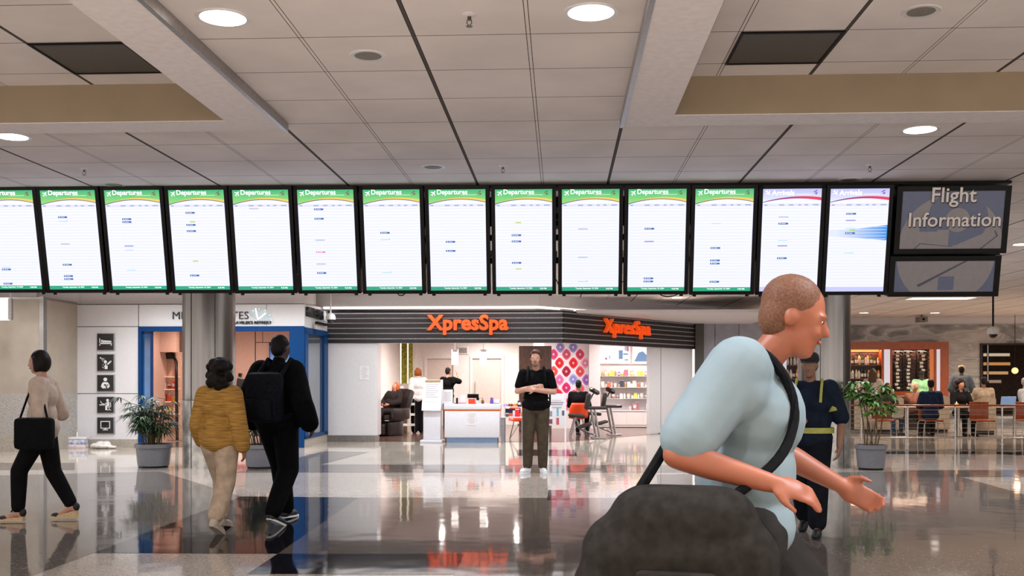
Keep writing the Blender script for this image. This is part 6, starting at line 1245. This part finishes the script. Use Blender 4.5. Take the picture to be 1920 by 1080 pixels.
def table(loc, w_, label, first=[]):
    if first: return dup(first[0], loc, 0, label, 'small restaurant tables')
    t = thing('dining_table', label, 'table', loc, group='small restaurant tables'); m = MB(); m.box(-w_ / 2, w_ / 2, -.35, .35, .70, .73, bev=.006); m.build('table_top', TT, t); m = MB(); m.cyl((0, 0, .02), (0, 0, .7), .035); m.build('column', RST, t); m = MB(); m.lathe([(.24, 0), (.24, .012), (.05, .03)], seg=24); m.build('base', DKB, t); first.append(t); return t
TB = [atd(1700, 24.2), atd(1797, 24.2), atd(1902, 24.2)]
for c_, l in zip(TB, ('restaurant table between the older guest and the handbag', 'restaurant table with a candle before the curly haired woman', 'restaurant table with the laptop near the right edge')): table(c_, .8, l)
candle((TB[1][0] - .08, TB[1][1] - .1, .73), 'glowing candle on the table before the curly haired woman')
t = thing('laptop', 'pale blue laptop open on the table near the right edge', 'laptop', (TB[2][0] - .2, TB[2][1], .73)); m = MB(); m.box(-.17, .17, -.1, .12, 0, .018, bev=.004); m.build('keyboard_deck', KW, t); m = MB(); m.box(-.17, .17, -.006, .006, 0, .23, mx=Matrix.Translation((0, -.11, .015)) @ Matrix.Rotation(R(14), 4, 'X')); m.build('screen', M('laptop_blue', '#7fa4d4', .3, emit=.35), t)
for px, d_, l in ((1845, 25.6, 'beige rounded booth chair under the man in beige'), (1648, 26.2, 'beige curved booth seat behind the right potted plant'), (1757, 26.4, 'beige booth chair behind the man in navy')):
    t = thing('booth_chair', l, 'booth chair', atd(px, d_), group='beige booth seats'); BTH = M('booth_beige', '#9a8874', .7, noise=.05); w_ = .27 if px == 1845 else (.62 if px == 1648 else .3); ht = .92 if px == 1845 else .95
    m = MB(); m.tube([(w_ * math.sin(R(a)), -.28 * math.cos(R(a)) + .0, .0) for a in range(-110, 111, 22)], .0, 4) if False else None
    pts = [(w_ * math.sin(R(a)), -.3 * math.cos(R(a))) for a in range(-100, 101, 10)]
    for k in range(len(pts) - 1): m.slab(pts[k], pts[k + 1], .1, ht - .12 * abs((k - 9.5) / 9.5) ** 2, .07)
    m.build('backrest', BTH, t, angle=60); m = MB(); m.box(-w_ * .85, w_ * .85, -.2, .25, .1, .45, bev=.05); m.build('seat', BTH, t); m = MB(); m.box(-w_ * .7, w_ * .7, -.15, .2, 0, .1); m.build('plinth', DKB, t)
# --- guests and staff
person('bartender in mint green shirt and dark cap working behind the bar', atd(1727, 29.1), R(-8), 1.62, skin='#5a3a2c', ov=dict(elL=(.25, -.12, 1.05), wrL=(.14, -.26, .98), elR=(-.25, -.12, 1.05), wrR=(-.14, -.26, .98), hed=(0, -.07, 1.49)), top=dict(col='#9fd8a0', sleeve=1.5, loose=.03), bottom=dict(col='#1b1a1c'), hair=dict(col='#14100e'), hat=dict(col='#15181f', brim=True), vox=.018, look=(0, 10), girth=1.1)
person('waiter with tan cap and grey shirt standing beside the marble wall', atd(1803, 27.3), R(150), 1.74, skin='#4a3024', ov=dict(elL=(.28, -.02, 1.14), wrL=(.26, -.2, 1.02), elR=(-.27, -.05, 1.14), wrR=(-.2, -.22, 1.04)), top=dict(col='#5b6268', sleeve=1.7, loose=.035), bottom=dict(col='#1d1c1e'), hair=dict(col='#14100e'), hat=dict(col='#b59a6a', brim=False), vox=.018)
t = thing('white_towel', 'white towel hanging at the hip of the waiter', 'towel', atd(1817, 27.0)); m = MB(); m.prism([(-.05, 0, .62), (.05, .0, .60), (.07, 0, .8), (.0, 0, 1.06), (-.06, 0, 1.05)], (0, .03, 0)); m.build('cloth', PAPER, t)
seated('guest with long brown hair sitting at the bar behind the right potted plant', (*atd(1636, 27.2)[:2], .18), R(150), '#b98a74', '#a89a90', '#2a2624', dict(col='#4a3226', style='long'), seat=.56, female=True, ov={})
seated('older guest with pale hair resting a hand on the mouth at the table', (*atd(1713, 24.9)[:2], 0), R(14), '#c08a6c', '#8a5a48', '#2a2624', dict(col='#cbb9a0', style='bob'), seat=.40, female=True, ov=dict(elR=(-.2, -.32, .82), wrR=(-.06, -.24, 1.03), fdR=(.2, .2, 1)), H=1.6)
seated('man in navy shirt seen from behind on an orange dining chair', (*CH[0][:2], 0), R(180 - 8), '#8a5f4a', '#26304a', '#211e1e', dict(col='#17110f'), seat=.46, ov={})
seated('woman with curly dark hair and black jacket sitting behind the candle table', (*atd(1799, 25.0)[:2], 0), R(10), '#b07a62', '#1c1a1b', '#1a1a1c', dict(col='#2a1a14', style='curly'), seat=.44, female=True, ov={}, topname='jacket')
seated('man in beige t-shirt seen from behind in the beige booth chair', (*atd(1845, 25.9)[:2], 0), R(172), '#6a4534', '#a8937c', '#24211f', dict(col='#17110f'), seat=.52, ov={}, sleeve=.8)
seated('grey haired guest in pale shirt at the right edge behind the laptop table', (*atd(1919, 24.9)[:2], 0), R(40), '#b98468', '#9a9a98', '#24211f', dict(col='#9a938c'), seat=.5, ov={})
seated('guest in blue jeans at the handbag table, hidden behind the right plant leaves', (*atd(1662, 25.3)[:2], 0), R(20), '#a97a62', '#2a2826', '#3a4a5c', dict(col='#2a1c16', style='long'), seat=.38, female=True, H=1.55, ov={})
p = P(1683, 776, 23.2); t = thing('handbag', 'cream leather handbag hanging at the railing by the plant', 'bag', (p.x, p.y, 0)); m = MB(); m.box(-.12, .12, -.05, .05, .5, .74, bev=.03); m.build('bag_body', M('bag_cream', '#cdb9a2', .5), t); m = MB(); m.prism([(-.12, -.055, .74), (.12, -.055, .74), (0, -.06, .6)], (0, .01, 0)); m.build('flap', M('bag_cream'), t); m = MB(); m.tube([(-.08, 0, .72), (-.06, 0, .84), (.06, 0, .84), (.08, 0, .72)], .009, 6); m.build('strap', M('bag_cream'), t)
# ------------------------------------------------------------------ potted plants
POT = M('planter_grey', '#6c6c72', .4, noise=.03); SOIL = M('soil', '#2a211b', .95, noise=.3)
LEAF = M('palm_leaf', '#33502a', .45, noise=.35, scale=6, col2='#1d3119'); LEAF2 = M('bright_leaf', '#5d8a34', .45, noise=.35, scale=6, col2='#2f5220'); STEM = M('plant_stem', '#5a4a30', .7, noise=.2)
def leaf(m, base, d, L, w_, droop):
    d = d.normalized(); side = d.cross(Vector((0, 0, 1)))
    side = side.normalized() if side.length > .05 else Vector((1, 0, 0)); n = 5; c = []
    for k in range(n + 1):
        u = k / n; c.append(base + d * L * u + Vector((0, 0, -droop * L * u * u)))
    vs = []
    for k in range(n + 1):
        u = k / n; ww = w_ * math.sin(math.pi * min(1, .12 + u * .88)) ** .8 if k < n else .0005; up = Vector((0, 0, ww * .25)); vs += [c[k] - side * ww + up, c[k], c[k] + side * ww + up]
    fs = []
    for k in range(n): a = k * 3; fs += [(a, a + 1, a + 4, a + 3), (a + 1, a + 2, a + 5, a + 4)]
    m.add(vs, fs)
def pot(t, r=.27, h=.37):
    m = MB(); m.lathe([(r * .88, .03), (r * .98, h * .8), (r * .98, h * .82), (r * 1.06, h * .84), (r * 1.06, h), (r * .95, h), (r * .95, h * .9)], seg=36); m.build('pot', POT, t)
    m = MB(); m.lathe([(r * .82, 0), (r * .82, .03)], seg=30); m.build('pot_foot', BEZ, t); m = MB(); m.lathe([(.01, h * .93), (r * .95, h * .92)], seg=24); m.build('soil', SOIL, t)
def palm(loc, label, seed, hgt=.75, spread=.42, group='leafy potted palms'):
    t = thing('potted_palm', label, 'potted plant', loc, group=group); pot(t); rr = random.Random(seed); f, s = MB(), MB()
    for k in range(28):
        a = rr.uniform(0, 6.28); r0 = rr.uniform(0, .15); lean = rr.uniform(.05, .55) * spread; h = hgt * rr.uniform(.55, 1.0); b = Vector((r0 * math.cos(a), r0 * math.sin(a), .33)); tip = b + Vector((lean * math.cos(a), lean * math.sin(a), h))
        mid = b.lerp(tip, .5) + Vector((0, 0, .06)); s.tube([b, mid, tip], [.009, .007, .004], 6)
        for q in range(4):                      # fans of narrow leaflets along and at the top of each cane
            c = b.lerp(tip, .45 + .18 * q) if q < 3 else tip; yaw = rr.uniform(0, 6.28); rd = Vector((math.cos(yaw), math.sin(yaw), rr.uniform(.1, .5))); pe = c + rd * rr.uniform(.06, .16); s.tube([c, pe], .004, 5)
            for j in range(8): fa = yaw + (j - 3.5) * .33; leaf(f, pe, Vector((math.cos(fa), math.sin(fa), rr.uniform(-.05, .45))), rr.uniform(.14, .23), .013, rr.uniform(.3, .8))
    s.build('stems', STEM, t); f.build('foliage', LEAF, t, angle=80)
palm(at(288, 876), 'dark leafy palm in a grey pot by the pictogram wall', 2); palm(at(491, 877), 'leafy palm in a grey pot half hidden by the man in black', 5)
palm((*atd(1412, 17.0)[:2], 0), 'leafy palm in a grey pot behind the close passer-by', 8)
RPP = at(1633, 880); t = thing('potted_fig', 'bright green plant with bare braided canes in a grey pot before the railing', 'potted plant', RPP); pot(t, .225, .38); rr = random.Random(4); f, s = MB(), MB()
for k in range(6):
    a = k * 1.05; b = Vector((.09 * math.cos(a), .07 * math.sin(a), .34)); top = Vector((.14 * math.cos(a + .7) + (-.09 if k % 2 else .09), .12 * math.sin(a), rr.uniform(.95, 1.25))); s.tube([b, b.lerp(top, .4) + Vector((.02, 0, 0)), top], [.013, .011, .008], 6)
    for q in range(9):
        yaw = rr.uniform(0, 6.28); c = top + Vector((math.cos(yaw) * .1, math.sin(yaw) * .1, rr.uniform(-.14, .12))); s.tube([top, c], .004, 5)
        for j in range(7): fa = yaw + (j - 3) * .62; leaf(f, c, Vector((math.cos(fa), math.sin(fa), rr.uniform(-.1, .7))), rr.uniform(.10, .17), .026, rr.uniform(.3, .9))
for j in range(9): fa = j * .7; leaf(f, Vector((-.05, 0, 1.18)), Vector((math.cos(fa) * .6, math.sin(fa) * .6, 1.1)), rr.uniform(.18, .27), .022, .2)
s.build('stems', STEM, t); f.build('foliage', LEAF2, t, angle=80)
